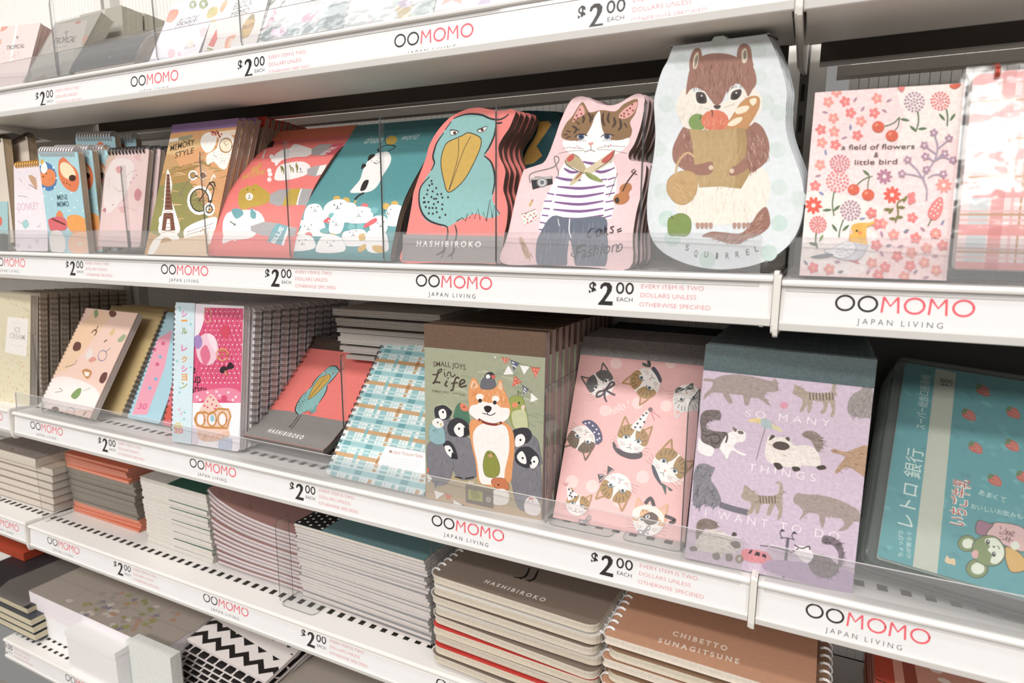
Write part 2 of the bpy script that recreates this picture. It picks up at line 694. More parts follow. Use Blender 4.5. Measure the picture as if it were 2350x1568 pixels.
def label_art(art, x, kind, z, c1='#33302f', c2='#f0626e', c3='#e8737c'):
    """price and name print of one label module; x = left edge (mm along the rail), z = bottom of the rail"""
    if kind == 'logo':
        for u, col in ((5.35, c1), (17.3, c1), (40.85, c2), (64.2, c2)):
            p = [(x + u + 4.75 * cos(a), z + 19.3 + 4.35 * sin(a)) for a in (2 * pi * i / 28 for i in range(28))]
            art.rawline(col, 1.25, p + p[:2])
        for u in (24.0, 47.4):
            art.rawline(c2, 1.2, [(x + u + .7, z + 14.6), (x + u + 1.3, z + 24)])
            art.rawline(c2, 1.2, [(x + u + 9.1, z + 14.6), (x + u + 8.5, z + 24)])
            art.rawline(c2, 1.25, [(x + u + 1.3, z + 23.8), (x + u + 4.9, z + 18.6), (x + u + 8.5, z + 23.8)])
        art.rawtext(c1, 'J A P A N', (x + 12.6, z + 7.2), (x + 30.8, z + 7.2), 3.3, -0.012)
        art.rawtext(c1, 'L I V I N G', (x + 35.2, z + 7.2), (x + 55.4, z + 7.2), 3.3, -0.012)
    else:
        art.rawtext(c1, '$', (x, z + 15.2), (x + 5.4, z + 15.2), 8.6, 0.03)
        p = [(x + 8.1, z + 19.3), (x + 8.6, z + 21.9), (x + 11.2, z + 23.7), (x + 14.8, z + 23.4), (x + 16.9, z + 21), (x + 16.6, z + 18),
             (x + 14.6, z + 14.6), (x + 11.9, z + 10.6), (x + 17.8, z + 10.6), (x + 17.8, z + 7.8), (x + 7.2, z + 7.8), (x + 7.4, z + 8.6),
             (x + 10.6, z + 12.8), (x + 12.9, z + 16.6), (x + 13.4, z + 19.4), (x + 12.6, z + 21.2), (x + 10.6, z + 21), (x + 9.4, z + 19)]
        art.raw(c1, p)
        for u in (22.6, 29.3):
            q = [(x + u + 2.3 * cos(a), z + 20.1 + 3.4 * sin(a)) for a in (2 * pi * i / 24 for i in range(24))]
            art.rawline(c1, 1.25, q + q[:2])
        art.rawtext(c1, 'EACH', (x + 20.7, z + 11.0), (x + 31.8, z + 11.0), 2.8, -0.01)
        art.rawtext(c3, 'EVERY ITEM IS TWO', (x + 37.4, z + 20.6), (x + 78.6, z + 20.6), 2.9, -0.02)
        art.rawtext(c3, 'DOLLARS UNLESS', (x + 37.2, z + 14.6), (x + 74.2, z + 14.6), 2.9, -0.02)
        art.rawtext(c3, 'OTHERWISE SPECIFIED', (x + 36.8, z + 8.2), (x + 83.6, z + 8.2), 2.9, -0.02)


class RailSheet:
    """label face of a rail: x along the rail, z up; carries the slight backward slope of the strip"""

    def __init__(s, x0, x1, zb):
        s.w, s.h, s.cum = 1e6, 1e6, [0, 1]
        s.x0, s.x1, s.zb = x0, x1, zb


WHITE, BEIGE = '#e6e3df', '#dfd9d0'


def shelf(x0, x1, zb, labels, label, slots=True, fence=(0, 0), caps=(1, 1), beam=True, zl=0.0, rows=((25, 33),), bar=True, depth=184):
    """One white steel shelf with its price rail; zb = bottom edge of the rail. Its floor is 32 mm higher."""
    zf = zb + 32.0
    t = thing('shelf', label, 'shelf', (x0, 0, zf), None, 'white shelves of the gondola')
    L = x1 - x0
    b = B()
    # floor plate, with rows of punched slots near the front
    ys = [11.0]
    for r in (rows if slots else ()):
        ys += list(r)
    ys.append(float(depth))
    for i in range(len(ys) - 1):
        ya, yb = ys[i], ys[i + 1]
        if i % 2 == 0:
            b.add([(0, ya, 0), (L, ya, 0), (L, yb, 0), (0, yb, 0)], [(0, 1, 2, 3)], WHITE)
        else:
            n = int(L // 13.5)
            q = [0.0]
            for k in range(n):
                a = (k + .3) * L / n
                q += [a, a + 6.2]
            q.append(L)
            for k in range(0, len(q), 2):
                b.add([(q[k], ya, 0), (q[k + 1], ya, 0), (q[k + 1], yb, 0), (q[k], yb, 0)], [(0, 1, 2, 3)], WHITE)
    b.box(0, L, depth - 1.5, depth, -14, 0, WHITE)
    b.box(0, L, 70, depth, -3.2, -1.8, WHITE)
    b.box(0, L, 11.5, 70, -13, -12, '#8f8a82')                 # grey sheet below the slots, shade of the shelf interior put into its colour
    b.obj('floor_plate', STEEL, t)
    if beam:
        b = B()
        b.box(1.5, L - 1.5, 3.0, 75, -31.8, -14, BEIGE)
        b.obj('front_beam', STEEL, t)
    if bar:
        b = B()
        b.box(9, L - 9, 146, 152, -29, -14, '#5a514a')  # front coloured dark for the shade under the shelf
        b.box(9, L - 9, 142, 152, -30.5, -29, '#c9c3ba')  # underside coloured lighter for light bounced from below
        b.box(22, L - 22, 170, 184, -35, -27, '#a8a198')
        b.obj('cross_bar', DARKM, t)
    # rail, an extruded profile
    prof = [(11, 0), (2.2, 0), (0.8, -.6), (0.1, -2), (0.3, -3.4), (1.2, -3.9), (3.4, -4.2), (3.4, -7.2), (2.5, -7.6),
            (0.9, -26.0), (-0.4, -26.4), (-0.5, -27.2), (0.9, -31.6), (1.8, -32), (4.5, -32), (4.5, -12), (11, -12)]
    b = B()
    n = len(prof)
    vs = [(0, y, z) for y, z in prof] + [(L, y, z) for y, z in prof]
    b.add(vs, [(i, n + i, n + (i + 1) % n, (i + 1) % n) for i in range(n)], WHITE)
    b.obj('price_rail', RAILM, t)
    # label strip with its print
    b = B()
    zt, zo = -7.7, -25.9
    b.add([(2, 2.35, zt), (L - 2, 2.35, zt), (L - 2, .75, zo), (2, .75, zo)], [(3, 2, 1, 0)], '#e9e8e8')
    art = Art(None)
    for kind, x in labels:
        label_art(art, x - x0, kind, -32.0 + zl)
    for k, (c, tris) in enumerate(art.items):
        vs, fs = [], []
        for q in tris:
            for ax, val, less in ((1, zt, True), (1, zo, False), (0, L - 2, True), (0, 2, False)):
                if len(q) >= 3:
                    q = clip_half(q, ax, val, less)
            if len(q) < 3:
                continue
            m0 = len(vs)
            for p in q:
                f = (p[1] - zo) / (zt - zo)
                vs.append((p[0], .75 + 1.6 * f - 0.05 - .003 * k, p[1]))
            fs.append(tuple(range(m0, m0 + len(q))))
        b.add(vs, fs, c)
    b.obj('label_strip', LABELM, t)
    # end caps: rounded white side plates of the bracket
    for side, on in zip((0, 1), caps):
        if not on:
            continue
        b = B()
        out = [(-2.2, 1.5), (-.8, 3), (9, 3), (60, -4), (176, -4), (176, -30), (90, -44), (16, -36), (2, -36.5), (-.6, -35), (-1.6, -31)]
        xa = -3.2 if side == 0 else L + .4
        b.add([(xa, y, z) for y, z in out] + [(xa + 2.8, y, z) for y, z in out], [tuple(range(11)), tuple(range(21, 10, -1))]
              + [(i, 11 + i, 11 + (i + 1) % 11, (i + 1) % 11) for i in range(11)], '#e6e1da')
        b.obj('end_cap', STEEL, t)
    if fence[1] > fence[0]:
        b = B()
        fa, fb = fence[0] - x0, fence[1] - x0
        r = 2.0
        o = [(fa, -7), (fb, -7), (fb, 26 - r), (fb - r, 26), (fa + r, 26), (fa, 26 - r)]
        def fy(z):
            return 2.6 + (z + 7) * .05
        m_ = len(o)
        b.add([(x, fy(z), z) for x, z in o] + [(x, fy(z) + 1.4, z) for x, z in o],
              [tuple(range(m_)), tuple(range(2 * m_ - 1, m_ - 1, -1))], '#ffffff', 0)
        b.add([(x, fy(z), z) for x, z in o] + [(x, fy(z) + 1.4, z) for x, z in o],
              [(i, (i + 1) % m_, m_ + (i + 1) % m_, m_ + i) for i in range(m_)], '#e4dfe0', 1)
        b.obj('clear_fence', [CLEAR, CEDGE], t)
    return t


PITCH = dict(A=127.8, B=-58.3, C=-264.0, D=-421.4, E=-624.0)
XL, XR, XE = -919.0, -21.0, 880.0
shelf(XL, XR, PITCH['A'], [('price', -782.5), ('logo', -619.8), ('price', -471.8), ('logo', -303.3), ('price', -154.0)],
      'long white shelf with price rail along the top, carrying the small block memos', fence=(XL + 6, XR - 10), zl=-3.2, rows=(), depth=149)
shelf(XL, XR, PITCH['B'], [('logo', -915.5), ('price', -764.5), ('logo', -601.0), ('price', -455.3), ('logo', -288.6), ('price', -141.5)],
      'white shelf with price rail carrying the bird, cat and squirrel memo pads', fence=(XL + 6, -29.5), zl=0.0)
shelf(XL, XR, PITCH['C'], [('logo', -882.1), ('price', -742.1), ('logo', -583.9), ('price', -440.9), ('logo', -278.0), ('price', -134.3)],
      'white shelf with price rail carrying the dog and lilac cat memo pads', fence=(XL + 6, -27.5), zl=.4)
shelf(XL, XR, PITCH['D'], [('logo', -879.0), ('price', -739.9), ('logo', -581.6), ('price', -437.4), ('logo', -276.7), ('price', -132.0)],
      'white shelf with price rail carrying the flat stacks of spiral notebooks', zl=.8)
shelf(XL - 110, XR, PITCH['E'], [('price', -1042.0), ('logo', -880.0)],
      'lowest white shelf in view, with two rows of slots, carrying boxed calendars', zl=.8, caps=(0, 1), rows=((14, 19), (27, 33)), bar=False)
shelf(XR + 5, XE, 126.8, [('logo', 14.0)], 'white shelf at the very top of the right-hand bay, seen only from underneath', zl=0.0, rows=(), depth=149)
shelf(XR + 5, XE, -60.6, [('logo', 14.3), ('price', 157.0)], 'white shelf in the right-hand bay under the pink flower memo pad', fence=(-13.4, XE - 6), zl=0.0)
shelf(XR + 5, XE, PITCH['C'] - .6, [('logo', 14.1), ('price', 157.0)], 'white shelf in the right-hand bay under the teal strawberry notebook case',
      fence=(XR + 9, XE - 6), zl=.3)
shelf(XR + 5, XE, PITCH['D'], [], 'white shelf low in the right-hand bay under the red-edged memo books', zl=.3)
for zz, nm in ((PITCH['C'] + 1, 'white shelf end beyond the left bay, level with the shiba dog memo pads'),
               (PITCH['D'] + 1, 'white shelf end beyond the left bay, level with the flat notebook stacks')):
    shelf(XL - 910, XL - 5, zz, [('logo', -1015.0)], nm, zl=.3, caps=(0, 1))
shelf(XL - 910, XL - 5, PITCH['A'] + 1, [], 'white shelf end beyond the left bay, level with the block memos', zl=.3, caps=(0, 1), rows=())
shelf(XL - 910, XL - 5, PITCH['B'] + 1, [], 'white shelf end beyond the left bay, level with the ring memo pads', zl=.3, caps=(0, 1))

# back panels of the gondola: white, with fine vertical ribs
for xa, xb, lab in ((-1850, -926, 'white ribbed back panel beyond the far end of the long bay'), (-912, -40, 'white ribbed back panel behind the long left-hand bay'),
                    (16, 900, 'white ribbed back panel behind the right-hand bay')):
    b = B()
    n = int((xb - xa) / 7)
    st = (xb - xa) / n
    for k in range(n):
        x = xa + k * st
        b.box(x + .25, x + st - .25, 190, 192, -760, 420, '#efece7')
    b.box(xa, xb, 191.4, 193, -760, 420, '#e2ded8')
    tag(b.obj('back_panel', STEEL), lab, 'panel').location = (0, 0, EYE * .001)
for k, x in enumerate((XL - 2.5, XR + 2.5)):
    b = B()
    b.box(x - 17, x - 3, 176, 192, -760, 420, '#e6e3dd')
    b.box(x + 4, x + 17, 176, 192, -760, 420, '#d9d6cf')
    b.box(x - 3, x + 4, 184, 192, -760, 420, '#8d8982')
    for i in range(44):
        z = -740 + i * 25
        b.box(x - 1.4, x + 1.4, 183.2, 184.2, z, z + 13, '#2d2a27')
    up_ = b.obj('slotted_upright', STEEL)
    up_.location = (0, 0, EYE * .001)
    tag(up_, 'white slotted steel upright behind the shelves between two bays' if k else
        'white slotted steel upright at the far end of the long bay', 'shelf post')
b = B()
b.box(-3500, 3500, -3800, 400, -2, 0, '#a8a299')
tag(b.obj('floor', mat_print('pale_vinyl_floor', 0.3, 0.5, nscale=3.0, namt=0.05)), kind='structure')


b = B()
b.box(-3500, 3500, -3800, 400, 3050, 3052, '#f1efec')
tag(b.obj('ceiling', mat_print('white_ceiling', 0.9, 0.2, nscale=3.0, namt=0.02)), kind='structure')


# clear upright dividers between the pads
def divider(x, y0, y1, z0, z1, label, r=6.0, top=None):
    b = B()
    o = [(y0, z0 + r * .5), (y0 + r * .5, z0), (y1, z0), (y1, z1 if top is None else top), (y0 + r, z1), (y0 + r * .25, z1 - r * .25), (y0, z1 - r)]
    n = len(o)
    b.add([(-.4, y, z) for y, z in o] + [(.4, y, z) for y, z in o], [tuple(range(n)), tuple(range(2 * n - 1, n - 1, -1))], '#ffffff', 0)
    b.add([(-.4, y, z) for y, z in o] + [(.4, y, z) for y, z in o],
          [(i, (i + 1) % n, n + (i + 1) % n, n + i) for i in range(n)], '#4a4a4b', 1)
    ob = b.obj('shelf_divider', [CLEAR2, CEDGE])
    ob.location = wpos(x, 0, 0)
    return tag(ob, label, 'divider', 'clear shelf dividers')


def divider_foot(x0, x1, y0, y1, z, label):
    """the clear foot plate of a divider, lying on the shelf floor with rounded front corners"""
    b = B()
    r = 5.0
    o = [(x0, y1), (x0, y0 + r), (x0 + r * .3, y0 + r * .3), (x0 + r, y0), (x1 - r, y0), (x1 - r * .3, y0 + r * .3), (x1, y0 + r), (x1, y1)]
    n = len(o)
    b.add([(x, y, .2) for x, y in o] + [(x, y, 1.0) for x, y in o], [tuple(range(n - 1, -1, -1)), tuple(range(n, 2 * n))], '#ffffff', 0)
    b.add([(x, y, .2) for x, y in o] + [(x, y, 1.0) for x, y in o], [(i, (i + 1) % n, n + (i + 1) % n, n + i) for i in range(n)], '#77777a', 1)
    ob = b.obj('divider_foot', [CLEAR2, CEDGE])
    ob.location = wpos(0, 0, z)
    return tag(ob, label, 'divider', 'clear shelf dividers')

# ------------------------------------------------------------------ the printed covers
ART = {}
K = 2.936
INK = '#2e2a2c'


def art(f):
    ART[f.__name__] = f
    return f


def shoe_bird(a, f=1.0):
    """a shoebill drawn in brush ink; f = pen scale"""
    TQ = '#86b8b6'
    a.blob(TQ, "1090,768 1180,765 1240,785 1275,812 1290,850 1282,900 1268,950 1240,1010 1215,1048 1245,1090 1265,1140 1275,1200 1280,1270 1262,1340 1290,1400 "
           "1312,1442 1270,1466 1215,1468 1150,1440 1080,1470 1022,1496 960,1530 900,1518 830,1495 795,1460 770,1390 764,1330 780,1260 820,1190 855,1140 865,1080 "
           "860,1040 880,980 900,930 940,880 980,822 1030,785")
    W = 1.7 * f
    for t in ("1000,800 1060,776 1120,768 1190,775 1250,800 1310,806 1350,788 1372,768", "1288,830 1310,830 1330,825", "1285,850 1274,915 1242,990 1208,1040",
              "1206,1050 1250,1088 1273,1150 1279,1225 1262,1310", "985,820 945,875", "935,895 890,960 872,1010 862,1060 872,1100 850,1150",
              "840,1190 782,1256 768,1330 776,1400 802,1455 842,1490 900,1512 945,1522 962,1540"):
        a.ln(INK, W, t, 4, True)
    a.rawline(INK, .8 * f, a.P("1020,1492 1040,1480 1060,1468 1082,1492 1096,1440 1110,1474 1126,1432 1140,1476 1166,1408 1180,1482 1202,1430 1222,1492 1246,1345 "
                               "1262,1470 1278,1385 1312,1442"))
    a.bo('#cba443', INK, .75 * f, "1095,895 1140,905 1182,930 1186,975 1160,1050 1100,1170 1040,1248 965,1296 936,1220 918,1130 920,1050 950,970 1000,940 1060,914")
    a.ln(INK, .5 * f, "1035,930 1032,1050 1002,1170 968,1285").ln(INK, .5 * f, "1116,920 1070,1010 1012,1170 972,1280")
    for e, p, br in (("978,884 1004,878 1034,886 1012,908 984,910", (1008, 896), "974,878 1002,876 1038,890"),
                     ("1162,876 1192,862 1224,852 1214,880 1190,892 1170,890", (1194, 876), "1158,882 1190,864 1226,850")):
        a.blob('#efe7e2', e).ell('#5a2f25', *p, 11, 11).out(INK, .5 * f, e).ln(INK, .8 * f, br, 4, True)
    a.dots(INK, 7, "852,1220 838,1250 826,1282 822,1310 856,1240 884,1268 892,1310 860,1290 852,1328 884,1340 918,1308 926,1332 964,1330 870,1340 802,1334 808,1362 832,1362 "
           "868,1376 896,1362 838,1402 860,1402 884,1402 926,1378 924,1410 834,1438 862,1440 888,1430 908,1466 946,1448 814,1395 800,1365", 8, 8)
    for t in ("958,1525 962,1570 950,1640 940,1690", "1010,1515 1022,1570 1010,1640 1004,1690", "944,1650 935,1690 885,1720", "940,1690 918,1740",
              "1006,1640 1000,1700 962,1730", "1000,1690 985,1745"):
        a.ln('#4a4341', 1.5 * f, t, 4, True)


@art
def shoebill(a):
    a.v(800, 400, K)
    a.poly('#98918f', "366,404 700,412 1052,418 1046,480 1034,560 1026,600 860,600 600,598 357,591 360,560 364,480")
    a.v(700, 0, K)
    shoe_bird(a)
    a.v(800, 400, K)
    a.text('#f3efee', 'H A S H I B I R O K O', (458, 486), (890, 492), 38, .03)


@art
def redshoe(a):
    a.v(0, 700, K)
    a.poly('#8a8683', "1780,700 1950,716 2130,752 2360,792 2260,1010 1500,930")
    src = ((965, 1295), (1372, 768), (884, 1715))
    a.aff(src, ((706.8, 917), (790, 845), (662, 979)))
    shoe_bird(a, .75)
    a.v(0, 700, K).text('#f2eeec', 'H A S H I B I R O K O', (1800, 856), (2032, 906), 20, .03)


@art
def brownshoe(a):
    a.v(960, 1220, 4.506)
    for t in ("1150,376 1130,430 1100,470 1050,480 990,474", "1100,470 1048,498", "1240,400 1210,470 1180,500 1112,508", "1180,500 1140,526"):
        a.ln('#241f1c', 2.4, t, 4, True)
    a.text('#d8cdc2', 'H A S H I B I R O K O', (676, 528), (1300, 728), 34, .03)


@art
def tealback(a):
    a.v(700, 0, K)
    a.poly('#c79336', "1575,820 1640,815 1660,840 1620,900 1560,985 1600,1050 1540,1100 1450,1120 1500,1000 1560,900")


@art
def fashioncat(a):
    a.v(700, 0, K)
    BR = '#8d6b46'
    a.blob('#f5efee', "1768,1080 1850,1060 2000,1070 2078,1092 2100,1200 2092,1330 2070,1440 2020,1480 1680,1475 1600,1560 1578,1540 1600,1400 1650,1280 1700,1180")
    PU = '#80558f'
    for t in ("1872,1090 1960,1105 2066,1090", "1745,1135 1790,1160 1840,1160", "1950,1150 2000,1160 2062,1142", "1688,1195 1770,1212 1860,1215", "1960,1215 2036,1208",
              "1700,1258 1860,1270 2022,1250", "1690,1312 1850,1325 2014,1300", "1680,1362 1850,1378 2012,1355", "1672,1412 1850,1425 2010,1405",
              "1664,1462 1840,1478 2012,1450", "1632,1302 1680,1312", "1612,1356 1664,1356", "1604,1404 1650,1408", "1596,1450 1640,1455", "1582,1498 1630,1506", "1576,1546 1618,1552",
              "2048,1150 2086,1130", "2040,1212 2090,1196", "2030,1262 2086,1246", "2026,1312 2088,1300", "2024,1362 2090,1352", "2018,1420 2080,1404", "2016,1466 2066,1452"):
        a.ln(PU, 2.1, t, 4, True)
    a.v(800, 400, K)
    a.blob('#666d7c', "1372,282 1500,300 1720,288 1742,400 1748,520 1722,628 1620,632 1532,620 1512,520 1488,440 1474,540 1462,622 1360,618 1272,608 1264,480 1290,400")
    a.fur(['#7d8593', '#565d6c', '#8d95a2'], .5, 60, "1290,320 1720,300 1735,600 1560,600 1490,440 1450,600 1290,590", 88, 70, .1)
    a.ln('#e9e6ea', .8, "1490,300 1486,380 1500,430").ln('#e9e6ea', .5, "1410,300 1420,350")
    a.v(700, 0, K)
    a.blob(BR, "1733,930 1730,895 1760,830 1800,785 1866,688 1905,742 1925,758 2000,742 2092,750 2150,700 2240,668 2228,760 2190,822 2204,880 2182,932 2110,952 "
           "2040,930 1960,860 1880,935 1790,948")
    a.blob('#f6f1ef', "1738,950 1800,950 1868,940 1925,860 1952,790 1985,750 1996,840 2016,900 2060,942 2130,944 2184,930 2172,982 2110,1032 2020,1066 1930,1086 1850,1068 1780,1030 1745,992")
    for e in ("1862,706 1886,765 1830,802 1802,826 1822,766", "2238,686 2216,760 2158,800 2112,788 2150,736"):
        a.blob('#e2a39b', e)
    a.dots('#8b3a3c', 7, "1852,740 1862,768 1830,778 1838,796 1816,806 2205,705 2190,730 2210,745 2170,745 2180,770 2150,765 2150,785 2130,780")
    for t in ("1905,760 1925,790 1920,830", "1870,780 1880,800 1870,830", "1940,770 1935,810", "2010,760 2005,810 2020,850", "2050,760 2040,800 2050,830", "2080,790 2090,830 2070,860",
              "2120,800 2130,850 2110,880", "1830,820 1850,840", "1800,850 1830,870 1810,900", "1760,880 1790,890", "2150,830 2170,860", "1790,920 1760,930", "1745,910 1770,905", "1850,870 1830,880"):
        a.ln('#4a3526', 1.9, t, 3, True)
    for x, y, b in ((1861, 922, "1815,925 1840,908 1880,905 1905,918"), (2036, 920, "1992,925 2015,908 2050,905 2085,915")):
        a.ell('#f3f0f0', x, y, 26, 20).ell('#4f5a7d', x, y, 22, 20).ell('#23242e', x, y, 10, 10).ln('#2c2224', .9, b, 4, True)
        for k in (-24, -12, 0, 12, 24):
            a.ln('#3b2c2c', .3, [(x + k, y + 20), (x + k * 1.3, y + 34)], 1)
    a.blob('#dd9a93', "1908,965 1945,960 1926,984").ln('#6b4a45', .45, "1926,984 1924,1010 1880,1024").ln('#6b4a45', .45, "1924,1010 1955,1022")
    for t in ("1880,1005 1800,995 1735,1000", "1880,1015 1790,1018 1710,1035", "1965,1000 2050,985 2160,990", "1965,1008 2060,1012 2170,1035"):
        a.ln('#8a7470', .3, t)
    a.dots('#c05858', 4, "1835,985 1850,995 1815,998 2020,980 2045,990 2060,978")
    for c, t in (('#b9a77f', "1755,1075 1800,1036 1850,1062 1896,1140 1880,1172 1830,1140 1760,1108"), ('#c9534b', "1765,1072 1800,1040 1815,1062 1782,1092"),
                 ('#d7c6a4', "1880,1150 1960,1095 2040,1040 2086,1010 2070,1080 2000,1130 1920,1170"), ('#c4584e', "2000,1080 2084,1014 2068,1064 2020,1100"),
                 ('#c9bd92', "1870,1160 1850,1210 1785,1252 1800,1215 1840,1165"), ('#8f9a55', "1890,1160 1950,1180 2008,1226 1950,1218 1900,1190"), ('#a7604e', "1870,1165 1832,1205 1815,1212 1850,1168")):
        a.blob(c, t)
    for t in ("1755,1078 1765,1112 1830,1150 1880,1170", "2086,1010 2060,1075 1950,1150", "1890,1165 1935,1210", "1800,1036 1850,1062"):
        a.ln('#40352c', .6, t, 4, True)
    # things round about: camera, violin, lipstick, purse, comb
    a.poly('#2f2d2f', "1522,1205 1545,1202 1548,1192 1590,1190 1594,1198 1665,1186 1670,1240 1534,1278").poly('#b8b2ae', "1530,1198 1660,1186 1664,1204 1524,1214")
    a.ell('#8f8d8e', 1598, 1230, 36, 34).ell('#c9c7c6', 1598, 1230, 26, 25).ell('#6a7078', 1598, 1230, 15, 15)
    a.ln('#8c8486', .9, "1518,1232 1512,1185 1550,1160 1640,1138 1682,1120 1712,1080 1700,1054 1680,1062 1690,1110 1708,1160 1700,1200")
    a.blob('#b9743f', "2150,1238 2190,1236 2202,1270 2182,1300 2186,1340 2150,1374 2100,1376 2076,1350 2090,1316 2118,1300 2122,1262").blob('#3c2a20', "2084,1345 2110,1330 2118,1360 2100,1372")
    a.ln('#3a2a22', 1.0, "2140,1290 2176,1220 2230,1150").ln('#6b4f3c', .8, "2222,1140 2200,1158 2238,1178").ln('#5d4a44', .4, "2106,1166 2080,1240 2048,1330")
    a.poly('#c9a75f', "1508,1380 1525,1352 1535,1358 1516,1394").poly('#c06a58', "1525,1352 1536,1340 1538,1356")
    a.poly('#e7ddd6', "1458,1446 1556,1410 1576,1468 1476,1516").dots('#c25960', 6, "1480,1460 1500,1480 1520,1450 1545,1440 1540,1470 1555,1460 1500,1500 1490,1440 1525,1490")
    a.dots('#7fa09a', 4, "1490,1470 1510,1460 1535,1458 1515,1495 1560,1450 1480,1490").ln('#8a6b62', .5, "1458,1446 1505,1430 1556,1410")
    a.v(800, 400, K).blob('#c9a486', "1150,440 1170,430 1225,545 1195,565 1170,510").fur('#8a6448', .4, 14, "1150,440 1170,430 1225,545 1195,565", 60, 40)
    INK2 = '#34303a'
    a.ln(INK2, .9, "1652,366 1634,372 1610,410 1622,428 1640,414", 5, True)
    for t in ("1700,372 1676,378 1668,412 1690,414 1704,372 1708,412", "1722,410 1730,350 1738,400 1752,404", "1718,372 1745,368", "1790,352 1766,360 1782,380 1776,396 1758,392", "1808,378 1838,364", "1810,390 1842,380"):
        a.ln(INK2, .9, t, 4)
    a.text(INK2, 'Fashion', (1526, 574), (1806, 524), 78, -.012, .28)
    a.ln(INK2, .7, "1530,505 1560,480 1600,478").ln(INK2, .7, "1806,524 1840,505 1838,470 1818,480 1820,505").ln(INK2, .6, "1526,560 1500,545 1510,530")


@art
def squirrel(a):
    a.v(1550, 0, K)
    a.dots('#d0dbd8', 56, "40,420 560,520 610,690 690,1010 700,1260 830,1340 690,760 -60,700 -120,1000 -90,1290 560,330 300,290", 18)
    a.v(1550, 400, K).dots('#c4d8d1', 56, "700,330 -60,300 -20,430 630,530 215,575", 18)
    a.v(1550, 0, K)
    CR, BR, DB = '#ebe2d6', '#9c7061', '#7c5549'
    a.blob(CR, "120,1180 40,1290 0,1360 20,1430 90,1490 200,1520 330,1515 470,1500 570,1440 625,1350 636,1210 570,1120 440,1140")
    a.fur(['#d9cbb9', '#f4eee6', '#d3c2ad'], .35, 90, "30,1300 120,1260 440,1280 620,1180 610,1340 520,1450 300,1500 100,1480 20,1400", 80, 50)
    a.blob(BR, "520,826 580,850 622,930 634,1010 612,1090 540,1150 450,1184 390,1178 372,1150 430,1090 468,1000 462,900")
    a.blob(BR, "60,850 10,930 -20,1010 -10,1090 50,1140 150,1184 232,1172 256,1120 180,1060 136,960 108,866")
    a.blob(CR, "66,600 20,650 4,730 30,800 90,870 360,880 500,850 570,760 586,680 560,620 480,590 300,700 160,640")
    a.blob(BR, "72,640 78,560 96,470 130,410 200,370 280,358 360,366 430,392 500,420 536,480 546,560 520,604 490,650 470,610 440,574 400,566 350,610 318,680 290,708 262,704 236,670 190,612 140,590 100,606")
    for t in ("96,470 100,390 124,336 152,325 174,342 178,400 150,470", "424,410 418,340 440,302 474,296 506,322 518,400 520,450"):
        a.blob(BR, t)
    a.blob('#d8c9b2', "120,460 122,390 150,350 156,400 140,460").blob('#d8c9b2', "452,420 446,350 474,326 486,380 476,420")
    a.blob('#8c8272', "130,455 132,400 150,370 148,420").blob('#8c8272', "462,400 458,355 474,340 478,385")
    a.fur([DB, '#b0877a', '#8d6052'], .4, 150, "90,480 200,380 430,400 530,490 520,590 440,560 340,600 280,690 190,600 100,590", 80, 45)
    a.fur([DB, '#c9a094', '#8d6052'], .4, 80, "520,840 620,930 620,1080 500,1160 400,1160 470,1000", 70, 50)
    a.fur([DB, '#c9a094', '#8d6052'], .4, 60, "50,870 110,880 140,980 220,1120 120,1160 10,1080 0,980", 60, 45)
    a.fur(['#d5c3b0', '#f3ece3'], .3, 60, "20,680 100,640 200,700 100,850 30,780", 100, 45)
    a.fur(['#d5c3b0', '#f3ece3'], .3, 40, "400,650 480,640 570,680 560,760 520,800", 80, 40)
    for x, y, t in ((175, 660, "140,625 196,628 210,692 150,692"), (408, 640, "372,668 384,618 440,602 442,640 410,672")):
        a.blob('#f1e9df', [(x - 42, y - 30), (x + 20, y - 44), (x + 44, y + 14), (x + 10, y + 46), (x - 38, y + 40)])
        a.blob('#4d4440', t, 4).ell('#37302e', x, y + 6, 20, 26).dots('#cfc8c2', 7, [(x + 2, y - 14)])
    a.blob('#564742', "258,712 304,710 296,732 268,732").ln('#8d7b70', .4, "280,732 282,750").ln('#b9a898', .3, "190,730 230,735").ln('#b9a898', .3, "330,725 400,700")
    a.bo('#c7905a', '#a8743f', .3, "318,878 372,800 430,708 484,660 540,648 568,672 556,740 500,836 470,876")
    for t in ("400,740 450,716 496,716 480,750 420,770", "350,840 400,800 450,790 440,820 390,850", "500,676 540,662 545,690 520,712"):
        a.blob('#efdfc5', t)
    a.ell('#7e9a55', 150, 824, 62, 58).ell('#dd7a5c', 266, 812, 94, 72).fur(['#e9a184', '#c9604a'], .4, 30, "190,800 260,750 350,800 340,860 200,870", 100, 40)
    a.ln('#5b4636', .7, "246,786 250,760 242,740").ln('#5b4636', .6, "165,806 170,780")
    a.poly('#b99c6c', "92,868 180,876 330,874 470,860 484,950 470,1110 506,1162 442,1272 300,1256 160,1264 128,1100 112,960")
    a.poly('#ac8d5c', "412,866 470,860 484,950 470,1110 506,1162 442,1272 400,1262 420,1050")
    a.fur(['#a98a58', '#c9b084'], .3, 90, "100,880 470,870 470,1240 170,1240", 90, 60, .15)
    a.blob(BR, "232,1090 256,1110 240,1170 160,1180 60,1140 40,1090 140,1110").blob(BR, "470,1060 480,1140 400,1184 362,1176 372,1136 430,1100")
    a.dots('#d6bda0', 17, "380,1152 240,1130")
    a.bo('#c19d6b', '#a98350', .3, "-20,1180 60,1150 130,1170 150,1240 130,1320 70,1376 0,1366 -52,1300 -56,1230")
    a.ln('#c9a97a', 1.4, "0,1180 20,1090 80,1030 130,1060")
    a.fur(['#ad8750', '#d0b080'], .3, 40, "-30,1200 130,1190 130,1320 20,1360 -40,1290", 30, 40)
    a.v(1550, 400, K)
